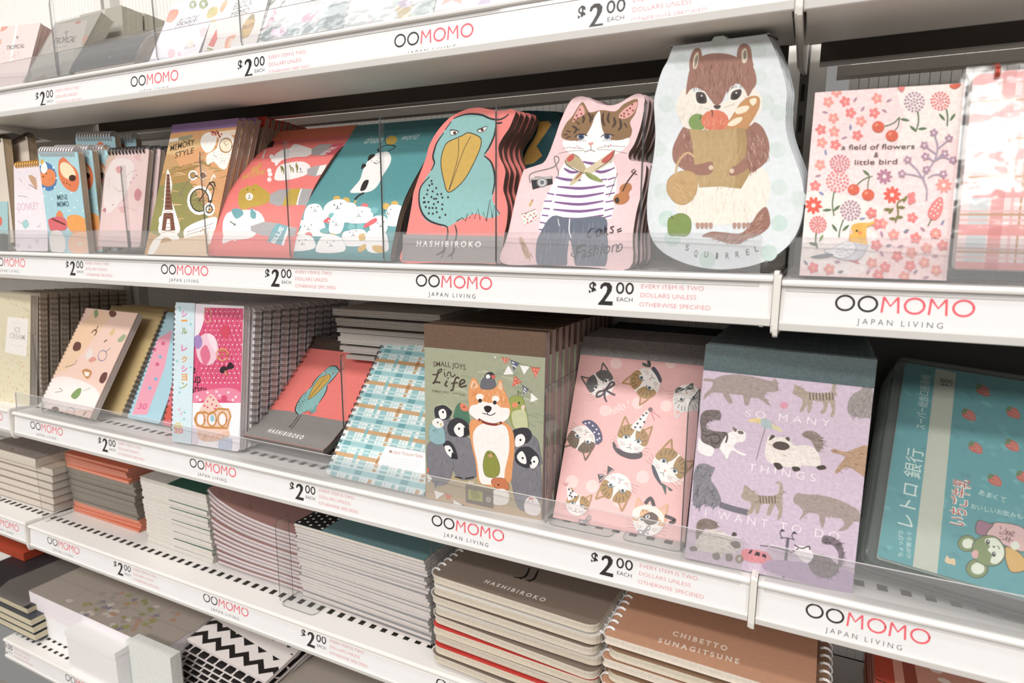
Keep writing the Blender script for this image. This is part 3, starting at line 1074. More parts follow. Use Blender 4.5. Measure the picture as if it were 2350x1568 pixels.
    a.blob(BR, "178,418 240,388 330,392 440,398 512,330 556,260 610,220 636,290 632,352 566,408 480,440 430,470 340,462 250,430")
    a.fur([DB, '#c7a08f', '#b08372'], .4, 80, "230,400 440,400 560,270 620,250 610,360 480,430 400,460", 130, 50)
    for x in (150, 180, 208, 238, 398, 428, 462, 490):
        a.blob('#b58f80', [(x - 12, 330), (x + 12, 330), (x + 10, 362), (x - 8, 366)])
    a.bo('#7f944c', '#6a7d3c', .3, "-20,285 20,265 70,272 104,310 102,380 70,418 20,414 -40,410 -52,350 -46,300").ln('#5a4f36', .6, "-20,300 -26,280")
    for ch, x, y, r in (('S', 64, 512, 8), ('Q', 124, 552, 4), ('U', 194, 560, 2), ('I', 272, 570, 0), ('R', 338, 570, -2), ('R', 406, 562, -4), ('E', 478, 546, -8), ('L', 540, 524, -16)):
        c, d = cos(radians(r)), sin(radians(r))
        a.text('#5a5654', ch, (x, y), (x + (24 if ch != 'I' else 14) * c, y + 24 * d), 40, .0)


@art
def flowers(a):
    a.v(1550, 0, K)
    P1, P2, LA, GR, RE = '#ec8482', '#ee9c92', '#b690a4', '#5f7a54', '#dd6448'
    a.blob('#f3e6e0', "1500,600 1700,580 1960,570 1960,900 1700,960 1480,1060 1540,800").blob('#f1e4de', "880,1300 1200,1330 1400,1420 1300,1560 1200,1700 900,1750 850,1500")
    a.blob('#f3e7e4', "860,1500 1180,1480 1360,1600 1340,1750 1200,1850 850,1800")
    fl = "1030,688 1143,685 1358,664 1180,762 1065,797 1340,762 1250,818 980,874 1070,888 1226,914 986,962 1078,976 976,1112 942,1253 1322,1438 1596,1468 1394,1508 1755,1575 1085,620"
    pts = nums(fl)
    a.flower(P1, '#f3b0a4', 40, pts[1::2]).flower(P2, '#f6c5b0', 40, pts[::2])
    a.flower('#e8604f', '#f6e3da', 62, [(930, 1385), (1460, 1315)], 9).flower(P2, '#f6e3da', 58, [(1808, 1250)], 9).flower('#b97f96', '#f6e3da', 56, [(1408, 1190)], 9)
    a.leafy(LA, 22, 9, [(1212, 672, -55), (1440, 678, -25), (1262, 735, -55), (1008, 758, 10), (1138, 930, -20), (962, 1186, -10), (1408, 748, 30)])
    a.leafy('#8f92b8', 22, 9, [(1180, 858, 90), (1012, 1028, 80), (984, 1304, 30), (1260, 1474, -10), (1800, 1502, -60), (1555, 1556, -25)])

    def pom(cx, cy, r, col, ry=None):
        for ring, n in ((0, 1), (.36, 6), (.7, 11), (1, 16)):
            for i in range(n):
                q = 2 * pi * i / n + ring
                a.ell(col, cx + r * ring * cos(q), cy + (ry or r) * ring * sin(q), 9, 8, 0, 7)

    def stem(t, lv):
        a.ln(GR, .75, t)
        a.leafy(GR, 32, 10, lv)
    stem("1632,750 1638,820 1618,890", [(1602, 868, 40), (1664, 868, -5)])
    stem("1826,735 1834,790 1830,850", [(1796, 790, 50), (1868, 790, -55)])
    stem("1072,1280 1058,1370 1068,1455", [(1022, 1416, -5), (1086, 1404, -40)])
    stem("1132,1480 1108,1550 1102,1600", [(1072, 1536, 55), (1148, 1536, -42)])
    stem("1510,790 1470,830 1410,852", [(1546, 808, 10)])
    a.ln(GR, .6, "1510,790 1500,850 1470,890")
    stem("1310,1190 1260,1215 1220,1250", [(1286, 1166, 40)])
    a.ln(GR, .6, "1310,1190 1298,1230 1296,1285").ln(GR, .6, "1290,1200 1330,1186")
    pom(1610, 688, 62, LA), pom(1784, 682, 58, P1), pom(1108, 1100, 62, '#d98a92', 52), pom(1092, 1222, 70, P1, 68), pom(1180, 1418, 62, LA), pom(960, 1514, 52, P1)
    for x, y, r in ((1366, 856, 42), (1458, 916, 42), (1200, 1278, 40), (1298, 1314, 42)):
        a.ell(RE, x, y, r, r * .92).blob('#ef8d70', [(x - r * .6, y - r * .3), (x - r * .2, y - r * .6), (x, y - r * .3), (x - r * .4, y)])
    a.blob(RE, "1848,572 1920,566 1912,586 1884,600 1856,592").blob(P1, "1500,590 1545,586 1530,620 1510,612")
    for t in ("1690,1352 1692,1270 1670,1195 1740,1090 1766,1000 1748,920", "1680,1230 1630,1150 1570,1090", "1672,1200 1600,1180 1540,1172", "1700,1200 1740,1180 1790,1176",
              "1740,1090 1800,1060 1860,1082", "1756,1040 1700,1000 1680,985", "1760,1010 1820,960", "1744,1085 1800,1040", "1742,1090 1700,1060"):
        a.ln('#a99db0', .8, t)
    for x, y in ((1740, 896), (1842, 934), (1676, 980), (1684, 1056), (1814, 1036), (1564, 1078), (1870, 1080), (1526, 1172), (1690, 1144), (1804, 1174)):
        a.flower('#b693a6', '#f0dfe0', 30, [(x, y)])
    a.blob(P1, "1775,1330 1800,1345 1796,1420 1760,1480 1716,1476 1700,1430 1730,1370").dots('#f6d9d0', 7, "1780,1350 1760,1370 1785,1380 1745,1390 1770,1400 1750,1420 1730,1410 1720,1440 1740,1455 1765,1440")
    a.ln(GR, .6, "1724,1476 1700,1524")
    GO = '#7d7f3f'
    a.ln(GO, .8, "1480,1500 1500,1440 1496,1370 1548,1336")
    a.leafy(GO, 26, 10, [(1428, 1412, 0), (1452, 1420, -50), (1522, 1398, 5), (1508, 1464, 0), (1462, 1474, 5), (1546, 1342, -60)])
    a.flower(P1, None, 30, [(1590, 1320), (1590, 1352)], 3)
    for body, x0, x1, y in (('a field of flowers', 1116, 1610, 1010), ('&', 1336, 1366, 1060), ('little bird', 1206, 1492, 1112)):
        a.text('#5d4a42', body, (x0, y), (x1, y - 6 if len(body) > 3 else y), 34 if len(body) > 3 else 32, .004)
    a.v(1550, 400, K)
    pts = nums("1360,335 1470,408 1618,430 1752,400 1352,478 1692,498 1494,552 1590,528 1800,480 1322,598 1412,626 1676,594 1580,616 1756,646 928,630 1036,640 1366,680 1540,690 1320,262")
    a.flower(P1, '#f3b0a4', 40, pts[::2]).flower(P2, '#f6c5b0', 40, pts[1::2])
    a.leafy(LA, 22, 9, [(1664, 370, 40), (1390, 404, 70), (1516, 486, -15), (1390, 536, 60), (1748, 552, 0), (1298, 658, -50), (1686, 696, -10), (1090, 590, 0)])
    a.leafy('#8a8f9e', 20, 9, [(1556, 384, -35), (1436, 480, -15), (878, 596, 50), (1112, 658, -10), (1616, 658, -45)])
    stem("948,396 944,450 956,500", [(930, 470, 15)])
    a.leafy('#7d9a5a', 26, 9, [(982, 430, -60)])
    a.bo('#d5d5dc', '#b9b9c3', .3, "1190,462 1288,470 1270,530 1230,574 1160,580 1090,560 1120,500")
    a.bo('#ececf0', '#9ea3ad', .35, "1000,512 1060,500 1140,458 1200,462 1216,500 1190,540 1120,568 1060,552")
    for x, y in ((1100, 500), (1130, 490), (1160, 480), (1090, 522), (1120, 520), (1150, 510), (1180, 500), (1110, 542), (1140, 540), (1170, 530)):
        a.ln('#aeb4bd', .35, [(x - 12, y), (x, y + 8), (x + 12, y)])
    a.blob('#84868f', "906,560 980,540 1050,536 1060,550 990,566")
    a.blob('#e9b347', "1168,452 1180,390 1190,345 1240,328 1300,328 1350,318 1320,346 1288,360 1284,420 1290,474 1230,462")
    a.ell('#3b2e28', 1221, 382, 8, 8).ell('#f08355', 1243, 396, 12, 11).blob('#f3c6be', "1188,376 1172,392 1190,406")
    a.ln('#d9707a', .7, "1180,580 1240,602").ln('#d9707a', .6, "1215,590 1230,575")


@art
def dream(a):
    a.v(700, 0, K)
    W, PK, MU = '#f4f1ef', '#e0575f', '#d8ad4a'
    a.text('#eef2f0', 'dream', (392, 968), (506, 962), 40, -.01, .15)
    a.text('#eef2f0', 'world', (642, 944), (748, 938), 34, -.01, .15)
    a.ell('#c9a63f', 582, 945, 40, 30, -20)
    a.ln(INK, 1.2, "488,1006 552,978 610,990 545,1026").ln(INK, 1.6, "488,1006 500,1022").ln('#23343a', .7, "545,905 538,935 545,970").ln('#23343a', .6, "600,905 605,910")
    a.blob(W, "520,1026 560,1024 580,1060 570,1110 520,1190 490,1250 440,1290 360,1300 304,1296 330,1260 370,1210 390,1150 420,1090 470,1040")
    a.blob('#2f2c2b', "424,1086 430,1052 452,1040 474,1046").blob('#2f2c2b', "380,1140 384,1110 402,1104 412,1118")
    a.blob('#2f2c2b', "396,1222 430,1216 408,1276 372,1284")
    a.ln(INK, .8, "462,1094 484,1104 506,1086").ln(INK, .7, "480,1090 490,1082").dots(INK, 3, "450,1086 500,1066")
    a.ln('#2f2c2b', 2.6, "398,1300 360,1320 336,1346").ln(MU, 2.2, "346,1352 326,1376 300,1402")
    TE = '#6fb0b2'

    def bear(t, ear, ex, ey, face, mouth=True):
        for q in ear:
            a.ell(ex, *q, 26, 22)
        a.bo(W, '#8fb9ba', .3, t)
        x, y = face
        a.dots(INK, 4, [(x - 26, y), (x + 18, y - 8)])
        a.ln(INK, .5, [(x - 4, y + 4), (x - 4, y + 22)]).ln(INK, .5, [(x - 16, y + 30), (x - 4, y + 22), (x + 12, y + 26)])
    bear("120,1440 140,1380 200,1345 270,1350 296,1400 280,1480 200,1500 140,1500", [(215, 1342), (276, 1352)], MU, 0, (222, 1380))
    a.blob(PK, "130,1500 160,1460 210,1450 260,1470 268,1500").dots('#f6e6e4', 6, "160,1488 180,1470 205,1465 230,1475 250,1490 200,1490 225,1495")
    bear("0,1420 30,1380 90,1376 120,1420 120,1500 0,1500", [], W, 0, (70, 1400))
    bear("280,1430 310,1400 380,1392 440,1405 460,1450 430,1500 280,1500", [(335, 1404), (402, 1392)], '#dd6a70', 0, (366, 1434))
    bear("560,1400 600,1380 650,1390 660,1440 640,1520 540,1510", [(545, 1390), (604, 1376)], MU, 0, (560, 1420))
    a.v(800, 400, K)
    bear("-120,300 -90,280 -40,290 -30,340 -60,400 -130,390", [(-110, 282), (-40, 290)], TE, 0, (-80, 320))
    bear("-40,400 0,380 60,370 110,380 130,430 110,480 -30,480", [(20, 355), (80, 352)], TE, 0, (34, 390))
    bear("140,320 190,280 250,290 265,350 240,400 160,400", [(175, 245), (238, 290)], TE, 0, (220, 330))
    a.blob(PK, "105,345 150,310 185,295 190,320 140,350 110,362")
    bear("120,400 180,372 240,380 265,440 260,520 130,520", [(165, 418)], W, 0, (-400, 400))
    a.blob(MU, "70,410 105,400 112,440 76,446").blob(MU, "62,500 110,470 118,500 80,526").blob(MU, "165,482 230,485 240,520 200,530 165,510")
    a.v(0, 400, K)
    bear("2020,380 2060,300 2120,290 2180,320 2200,400 2180,420 2010,410", [(2040, 330), (2130, 290)], W, 0, (2080, 350))
    bear("1980,480 2000,420 2060,410 2110,430 2120,500 1980,520", [(2080, 412)], '#dd6a70', 0, (2042, 450))
    bear("2130,490 2180,410 2250,410 2310,440 2320,520 2150,530", [(2240, 420)], MU, 0, (2232, 460))
    bear("2240,300 2300,200 2349,190 2400,210 2400,300 2300,330", [], W, 0, (2280, 210))
    a.blob('#6aa9ab', "2155,380 2190,360 2215,372 2205,400 2170,398")


@art
def natural(a):
    a.v(0, 0, K)
    W, GY, MU = '#f2ecea', '#a7a4a4', '#c2a031'
    a.poly('#33282a', "1808,952 1850,950 1838,990 1782,1000").ln('#ded6d2', 1.6, "1790,1010 1770,1070").ln(MU, 1.8, "1760,1095 1750,1130")
    a.blob(W, "1840,1060 1900,1010 1950,1000 1980,972 2020,976 2060,990 2110,1010 2080,1050 1980,1060 1900,1080 1860,1120 1850,1080")
    a.dots(W, 16, "1830,1056 1842,1078 1862,1090")

    def tube(t, c2, t2, c='#a9a6a7'):
        a.poly(c, t)
        a.poly(c2, t2)
    tube("2100,1005 2150,974 2240,970 2232,1030 2180,1050 2100,1045", '#d9596a', "2240,970 2318,962 2270,1040 2180,1052")
    a.text('#f4e8e6', 'PINK', (2200, 1042), (2285, 985), 26, .02, -.3)
    a.blob(W, "1850,1190 1880,1120 1960,1095 2040,1090 2090,1120 2075,1170 2000,1200 1920,1215 1860,1215").fur('#8d8a4a', 1.6, 7, "1860,1110 2000,1095 2000,1130 1860,1140", 65, 50, .05)
    a.dots(W, 16, "1815,1150 1820,1175 1815,1210").ln(INK, .7, "2020,1130 2030,1150").ln(INK, .7, "2015,1160 2040,1160")
    tube("2070,1140 2120,1120 2200,1108 2190,1170 2130,1190 2070,1180", W, "2155,1118 2200,1108 2180,1170 2130,1185")
    a.text('#d8b04a', 'BE', (1690, 1168), (1740, 1152), 34, .02)
    a.text('#d8b04a', 'NATURAL', (1622, 1215), (1785, 1170), 32, .015)
    a.blob(MU, "1605,1340 1620,1280 1660,1262 1668,1246 1690,1258 1720,1240 1760,1262 1820,1310 1810,1360 1740,1390 1660,1405 1690,1420 1660,1425 1612,1390")
    a.ell('#efe8dd', 1680, 1325, 26, 26).ln(INK, .7, "1680,1312 1682,1330").ln(INK, .7, "1670,1338 1690,1334").dots(INK, 4, "1668,1278 1708,1280")
    tube("1822,1310 1880,1280 1960,1272 1930,1385 1870,1388 1815,1370", MU, "1950,1275 2030,1270 2000,1382 1900,1388")
    tube("2030,1270 2110,1275 2070,1385 2000,1382", W, "2026,1272 2036,1272 2006,1382 1996,1382")
    a.blob(W, "1510,1560 1505,1500 1540,1460 1600,1450 1660,1430 1710,1410 1740,1470 1750,1520 1700,1600 1560,1620 1500,1640").blob('#6aa3a8', "1560,1420 1600,1408 1630,1420 1640,1450 1580,1470")
    a.blob('#6aa3a8', "1690,1410 1712,1415 1728,1460 1700,1478 1686,1450").ln(INK, .8, "1555,1495 1590,1520 1575,1530").ln('#e05a60', .7, "1640,1430 1660,1440 1650,1462")
    a.v(0, 400, K)
    a.blob(W, "1500,380 1510,300 1560,250 1740,250 1790,360 1720,380 1600,400 1590,450 1560,440 1520,460")
    a.blob('#6aa3a8', "1560,240 1620,234 1640,270 1590,300").blob('#6aa3a8', "1690,240 1725,260 1720,300 1690,290").ln(INK, .8, "1550,318 1590,345").ln(INK, .8, "1572,350 1588,330")
    tube("1690,350 1780,320 1870,330 1850,420 1760,412 1690,380", '#74aab2', "1870,330 1946,352 1900,480 1800,455 1830,380")
    a.poly(W, "1940,352 1956,355 1912,482 1896,478").poly('#a9a6a7', "1956,355 2004,362 1985,420 1935,415")
    a.text('#f2f4f3', 'BLUE', (1850, 470), (1915, 362), 36, .02)


@art
def memory(a):
    a.v(0, 0, K)
    for c, t in (('#dca06a', "1150,900 1640,860 1630,1200 1560,1500 1320,1300 1200,1100"), ('#d9b27a', "1130,960 1300,930 1380,960 1300,1010 1120,1040"),
                 ('#8f8a4c', "1000,1560 1100,1180 1230,1180 1340,1330 1400,1568"), ('#b08a4a', "1080,1180 1400,1090 1360,1190 1080,1250"), ('#e0aa7a', "1320,1130 1440,1150 1420,1330 1330,1280")):
        a.blob(c, t)
    a.fur(['#c9a46a', '#9c8a4a', '#e0b482', '#a78f58'], 1.5, 60, "1030,1500 1150,900 1600,880 1560,1500", -12, 80, .2)
    a.poly('#efe6dc', "1140,938 1228,926 1226,946 1138,960").poly('#9b9a7a', "1205,925 1300,905 1296,930 1200,948").poly('#f3e2c8', "1400,895 1630,868 1625,900 1460,930")
    a.text('#4a3a28', 'MEMORY', (1146, 1020), (1310, 975), 38, .01)
    a.text('#4a3a28', 'STYLE', (1178, 1066), (1304, 1032), 36, .01)
    a.text('#5a452c', "Let's stuff many dreams", (1160, 1146), (1372, 1088), 14)
    a.text('#5a452c', 'and set out on a trip.', (1160, 1174), (1340, 1124), 12)
    WS = '#f4efe8'
    a.blob(WS, "1350,960 1370,910 1420,890 1460,930 1440,1000 1400,1030 1370,1010").blob(WS, "1390,1080 1400,1040 1460,1000 1480,930 1530,900 1580,940 1575,1010 1545,1080 1520,1140 1480,1130 1440,1090 1400,1110")
    a.fur('#c9bfb2', .6, 40, "1400,1060 1470,1010 1560,1020 1540,1110 1470,1110", 60, 18, 2.5)
    a.ring('#b98a4a', 1522, 980, 42, 48, 1.6).ell('#efe0c0', 1522, 980, 32, 38).ln('#4a3a28', .5, "1522,980 1510,960").ln('#4a3a28', .5, "1522,980 1540,970")
    a.fur('#d9745e', 1.8, 14, "1410,880 1490,880 1490,920 1430,915", 30, 20, .1)
    a.ring(WS, 1300, 1182, 26, 28, 2.2).ring('#8a7a66', 1300, 1182, 18, 20, 1.2).ln('#8a7a66', 1.6, "1285,1205 1240,1260 1205,1320").ln('#8a7a66', 1.4, "1215,1300 1235,1320")
    a.ell('#8a5a3c', 1368, 1182, 20, 22).ring(WS, 1368, 1182, 22, 24, .8)
    a.blob(WS, "1130,1140 1160,1240 1150,1330 1180,1420 1210,1568 1070,1568 1100,1400 1112,1250")
    a.ring(WS, 1345, 1350, 76, 88, 3.6).ring(INK, 1345, 1350, 62, 76, 1.3).ring(WS, 1410, 1410, 32, 36, 3).ring(INK, 1410, 1410, 22, 26, 1.2).dots(INK, 6, "1410,1410")
    for k in range(12):
        q = pi * k / 6
        a.ln('#5a4c40', .3, [(1345, 1350), (1345 + 60 * cos(q), 1350 + 72 * sin(q))], 1)
    a.ln(INK, 1.4, "1345,1350 1385,1290 1410,1240 1440,1270 1430,1330 1408,1400").ln(WS, 1.8, "1420,1220 1440,1180 1450,1200").ln(INK, 1.6, "1408,1236 1440,1228 1450,1260")
    a.v(0, 400, K)
    a.blob(WS, "1245,370 1330,320 1460,290 1440,400 1410,470 1260,470 1240,420").blob(WS, "1000,540 1030,450 1080,410 1100,360 1070,320 1090,280 1190,300 1180,370 1215,450 1195,480 1140,430 1090,440 1050,520")
    a.ln(INK, .4, "1260,390 1440,330").ln(INK, .4, "1260,410 1420,360").ln('#b98a4a', 1.0, "1350,390 1370,370 1380,400 1360,460")
    BRN = '#6b3c2c'
    a.poly(BRN, "1124,0 1142,0 1150,130 1165,240 1110,240 1118,130").poly(BRN, "1104,262 1166,262 1182,380 1090,380")
    a.poly(WS, "1126,300 1146,300 1150,375 1116,378")
    for y in range(10, 380, 26):
        hw = 8 + y * .1
        a.ln('#a9785c', .4, [(1132 - hw, y), (1136 + hw, y + 22)], 1).ln('#a9785c', .4, [(1136 + hw, y), (1132 - hw, y + 22)], 1)
    a.poly('#e3c7a6', "990,540 1010,480 1400,400 1400,560")
    a.blob(WS, "1000,540 1030,450 1080,420 1090,440 1050,520 1020,545")


def stripes(a, cols, vert):
    """tartan bands: (start, end, colour) in sheet mm"""
    w, h = a.sh.w, a.sh.h
    for s0, s1, c in cols:
        a.raw(c, [(s0, 0), (s1, 0), (s1, h), (s0, h)] if vert else [(0, s0), (w, s0), (w, s1), (0, s1)])


@art
def tartan(a):
    T, B_, L = '#8fbdc0', '#c39a6b', '#b9d4d4'
    for i in range(5):
        x = 6 + i * 26
        stripes(a, [(x, x + 8, T), (x + 10, x + 12, L), (x + 18, x + 22, B_ if i % 2 else T), (x + 14, x + 15, L)], True)
    for i in range(7):
        y = 4 + i * 26
        stripes(a, [(y, y + 7.5, L), (y + 1.5, y + 6, T), (y + 10, y + 11.5, L), (y + 16, y + 20, B_), (y + 22.5, y + 24, L)], False)
    for i in range(5):
        for j in range(7):
            x, y = 6 + i * 26, 4 + j * 26
            a.raw('#5d9aa2', [(x, y + 1.5), (x + 8, y + 1.5), (x + 8, y + 6), (x, y + 6)])
            a.raw('#a87a4a' if i % 2 else '#7fb0b0', [(x + 18, y + 16), (x + 22, y + 16), (x + 22, y + 20), (x + 18, y + 20)])
    a.v(700, 700, K)
    a.poly('#f3efec', "548,946 830,995 810,1140 490,1070").poly('#8f9a9a', "548,946 830,995 829,999 547,950").poly('#f6f2ef', "556,956 826,1000 822,1040 536,996")
    a.text('#b07f6c', 'Multiple Purpose Note', (566, 998), (790, 1032), 22, .01)
    for k in range(4):
        a.ln('#b9b4b0', .35, [(535 - k * 8, 1022 + k * 16), (780 - k * 6, 1064 + k * 16)], 1)


@art
def tartanpink(a):
    P_, B_, G_ = '#ec9a97', '#c9905c', '#cfd3d4'
    for i in range(4):
        x = 4 + i * 27
        stripes(a, [(x, x + 9, G_), (x + 10, x + 16, P_), (x + 19, x + 20.5, '#f0b9b4'), (x + 23, x + 24, B_)], True)
    for i in range(6):
        y = -2 + i * 21
        stripes(a, [(y, y + 6, P_), (y + 8, y + 9, '#f0b9b4'), (y + 11, y + 12.2, B_), (y + 13, y + 14, '#f0b9b4')], False)
    for i in range(4):
        for j in range(6):
            x, y = 4 + i * 27, -2 + j * 21
            a.raw('#df7f7d', [(x + 10, y), (x + 16, y), (x + 16, y + 6), (x + 10, y + 6)])
    a.raw('#f4eeee', [(34, 18), (92, 18), (92, 36), (34, 36)])
    for k in range(4):
        a.rawline('#d9c9c4', .4, [(38, 33 - k * 4), (90, 33 - k * 4)])


@art
def tartanblue(a):
    for i in range(7):
        x = i * 15
        stripes(a, [(x, x + 2, '#5d6b70'), (x + 5, x + 6.5, '#6f7b78'), (x + 8, x + 13, '#b7c9c4' if i % 2 else '#d6cbb4')], True)


@art
def smalljoys(a):
    a.v(700, 700, K)
    a.blob('#b5a37e', "790,1180 1000,1150 1300,1190 1600,1300 1620,1500 780,1450").poly('#c2a785', "800,1260 1600,1400 1600,1500 800,1420")
    a.fur(['#b3b69c', '#98a083', '#a9a88c'], 2.4, 40, "820,360 1580,420 1560,800 820,800", 4, 120, .2)
    D = '#4c4033'
    a.text(D, 'SMALL JOYS', (864, 416), (1082, 440), 34, .004, 0, .25)
    a.ln(D, 1.0, "938,452 942,476 950,484").dots(D, 4, "940,436").ln(D, 1.0, "958,480 964,456 980,456 982,476 996,484 1014,468")
    a.ln(D, 1.6, "900,440 890,480 872,520 860,530 880,520 912,524").ln(D, 1.1, "900,440 920,432 915,450 880,470 858,468")
    a.ln(D, 1.6, "958,510 944,540 960,548").dots(D, 6, "964,494")
    a.ln(D, 1.6, "1040,494 1020,490 1006,520 996,570 980,576").ln(D, 1.2, "985,530 1030,524").ln(D, 1.5, "1040,540 1076,520 1066,504 1044,520 1046,552 1090,544")
    a.text('#4c4436', 'SO MANY THINGS I WANT TO DO', (856, 586), (1078, 616), 16, .002)
    R_, N_, W = '#dc6a52', '#5f6680', '#f0edea'
    for c, t in ((R_, "1324,352 1382,360 1348,398"), (N_, "1384,372 1446,392 1406,444"), (W, "1372,404 1412,466 1336,470"), (W, "1448,408 1514,414 1476,470"), (R_, "1520,420 1584,422 1556,494"),
                 (R_, "1412,474 1462,520 1396,552"), (N_, "1464,540 1510,566 1472,606"), (W, "1522,592 1572,636 1520,656"), (W, "1272,350 1290,348 1282,360")):
        a.poly(c, t)
    a.dots(W, 3.5, "1345,362 1362,368 1346,380 1545,435 1565,440 1550,460 1558,475 1420,500 1440,515 1412,525 1425,540")
    for t in ("1395,385 1410,395", "1395,405 1425,420", "1475,560 1490,575", "1472,575 1485,592"):
        a.ln(W, .9, t, 1)
    a.ln('#7a7560', .4, "1320,350 1400,375 1500,412 1590,424").ln('#7a7560', .4, "1372,404 1412,474 1464,536 1530,596")
    # small birds
    a.bo('#97a24e', '#6f7a3a', .3, "1376,640 1400,616 1436,610 1470,630 1484,690 1500,760 1500,830 1430,840 1390,800 1380,720").blob('#c3c79a', "1400,720 1480,712 1500,800 1490,835 1420,835 1396,780")
    a.ln('#5f6a32', .6, "1436,612 1436,576 1446,600 1460,588").ell('#e98d63', 1414, 674, 21, 20).ell(INK, 1442, 660, 6, 8).blob('#e3c9b9', "1458,680 1480,676 1476,708 1460,706")
    a.blob('#4f7a62', "1004,730 1020,680 1050,660 1090,690 1112,780 1100,802 1040,770 1000,760").blob('#e27d5c', "1050,662 1080,672 1104,700 1094,716 1062,712 1046,690").ell(INK, 1072, 688, 5, 5)

    def penguin(body, hood, face, beak, eye, eye2=None):
        a.bo('#7d7b82', '#5c5a63', .35, body)
        a.fur(['#8a8890', '#6f6d75'], .8, 26, body, 80, 36)
        a.blob('#3b3a40', hood)
        for f in face:
            a.blob('#f1eeec', f)
        a.poly('#2d2c31', beak)
        for e in (eye, eye2):
            if e:
                a.ell('#242327', *e, 7, 8)
    penguin("876,770 900,740 960,740 985,800 960,860 890,860", "872,700 900,680 940,676 976,700 990,730 960,770 910,774 880,760", ["902,716 930,700 950,720 950,760 920,770 904,746"],
            "968,712 994,722 962,744", (930, 722))
    penguin("940,900 970,850 1060,870 1130,930 1160,1040 1150,1160 1040,1170 980,1060", "958,830 980,780 1030,760 1090,790 1124,856 1080,890 1040,890 980,880",
            ["1004,830 1040,795 1076,820 1082,860 1050,890 1016,870"], "1070,822 1124,858 1070,882", (1038, 834))
    penguin("822,960 870,916 960,940 990,1020 1000,1090 960,1200 880,1210 830,1120", "930,930 970,916 1010,960 1030,1036 990,1030 950,990", ["940,955 975,950 998,990 996,1030 960,1005"],
            "990,990 1034,1034 985,1036", (974, 980))
    penguin("1400,900 1480,860 1560,900 1586,1000 1586,1080 1440,1060 1400,960", "1394,860 1430,832 1500,830 1530,880 1500,930 1460,930 1410,940",
            ["1420,890 1460,870 1484,900 1470,940 1420,955"], "1396,894 1390,950 1412,940", (1452, 910))
    penguin("1394,1080 1420,1040 1560,1060 1590,1130 1590,1300 1540,1380 1440,1370 1394,1200", "1412,1020 1440,966 1510,956 1570,1010 1578,1070 1500,1100 1430,1070",
            ["1428,1020 1460,985 1486,1020 1490,1070 1450,1060", "1530,1030 1560,1020 1574,1060 1545,1100 1516,1090"], "1488,1030 1524,1082 1530,1060", (1467, 1032), (1544, 1056))
    a.bo('#8fb4ba', '#6a94a0', .3, "840,900 838,840 860,800 930,830 944,890 940,930 890,940 850,920").blob('#eceae4', "858,800 870,770 905,764 932,790 930,820 890,828").ell(INK, 895, 792, 5, 6)
    a.blob('#d6c28a', "908,800 924,796 918,822").fur('#5f7f88', .4, 10, "850,830 920,840 900,870", 90, 14)
    # the shiba dog
    O1 = '#e59a5f'
    a.blob(O1, "1108,800 1160,770 1340,790 1400,850 1412,960 1400,1080 1388,1190 1350,1200 1300,1230 1220,1215 1166,1180 1150,1060 1120,930")
    a.blob(O1, "1104,660 1100,600 1110,540 1124,494 1150,498 1176,540 1230,552 1290,548 1306,508 1328,512 1336,560 1360,610 1384,690 1372,760 1310,800 1200,794 1130,750 1108,700")
    a.fur(['#eeb583', '#d98a4e'], .9, 70, "1120,560 1340,560 1370,680 1300,760 1130,720", 80, 36)
    a.blob('#eec3a0', "1118,560 1130,510 1150,520 1166,552").blob('#c98d62', "1128,560 1138,525 1150,540").blob('#eec3a0', "1302,560 1312,520 1326,530 1330,572")
    CW = '#f2ece8'
    a.blob(CW, "1106,720 1120,680 1160,670 1190,650 1240,660 1280,660 1320,690 1376,700 1370,760 1310,796 1200,790 1130,752")
    for x, y in ((1178, 620), (1285, 634)):
        a.ell(CW, x, y, 26, 22)
    a.blob(CW, "1140,850 1200,800 1330,806 1370,860 1376,980 1350,1100 1330,1200 1230,1210 1180,1190 1160,1060 1134,930")
    for x, y in ((1180, 645), (1279, 658)):
        a.ell('#37302e', x, y, 13, 14)
    a.blob('#302b2b', "1206,688 1232,678 1258,690 1250,716 1232,726 1214,714").ln('#302b2b', .7, "1232,726 1226,736 1196,728").ln('#302b2b', .7, "1226,736 1252,744 1284,728")
    a.ln('#8e3a30', 2.2, "1168,770 1220,796 1280,806 1328,792").ln('#d9b25a', .8, "1180,780 1192,786").ln('#d9b25a', .8, "1296,802 1312,798")
    a.bo('#6d6c74', '#54535c', .3, "1184,560 1190,510 1216,484 1260,486 1284,520 1280,556 1236,570").blob('#38363d', "1210,480 1230,456 1262,454 1280,480 1262,494 1230,490")
    a.blob('#f0eeee', "1220,474 1240,468 1250,488 1226,496").blob('#d9605a', "1258,472 1282,478 1278,496 1260,494").ell(INK, 1244, 466, 4, 4)
    a.bo('#8d9038', '#6b6f2a', .3, "1200,1090 1206,1030 1224,990 1252,984 1284,1010 1312,1080 1308,1140 1270,1164 1216,1150").blob('#cf9a78', "1236,1010 1256,1004 1266,1020 1246,1028").dots(INK, 4, "1236,1000 1270,1008")
    a.bo('#c9774c', '#8d4e30', .3, "1256,1200 1266,1170 1310,1164 1350,1176 1376,1230 1350,1250 1290,1236").blob('#efe8e0', "1270,1250 1340,1240 1376,1280 1360,1340 1280,1345 1262,1300").ell(INK, 1304, 1212, 6, 6)
    a.poly('#6f6455', "1082,1208 1270,1244 1270,1372 1084,1330").poly('#a7a34a', "1100,1238 1198,1258 1196,1328 1098,1308").blob('#8c8a3a', "1120,1250 1160,1256 1180,1300 1130,1304")
    a.ring('#bfb5a8', 1236, 1312, 14, 16, .8).ring('#bfb5a8', 1236, 1312, 6, 7, .6).poly('#c9c0b4', "1100,1185 1140,1190 1140,1204 1098,1200")
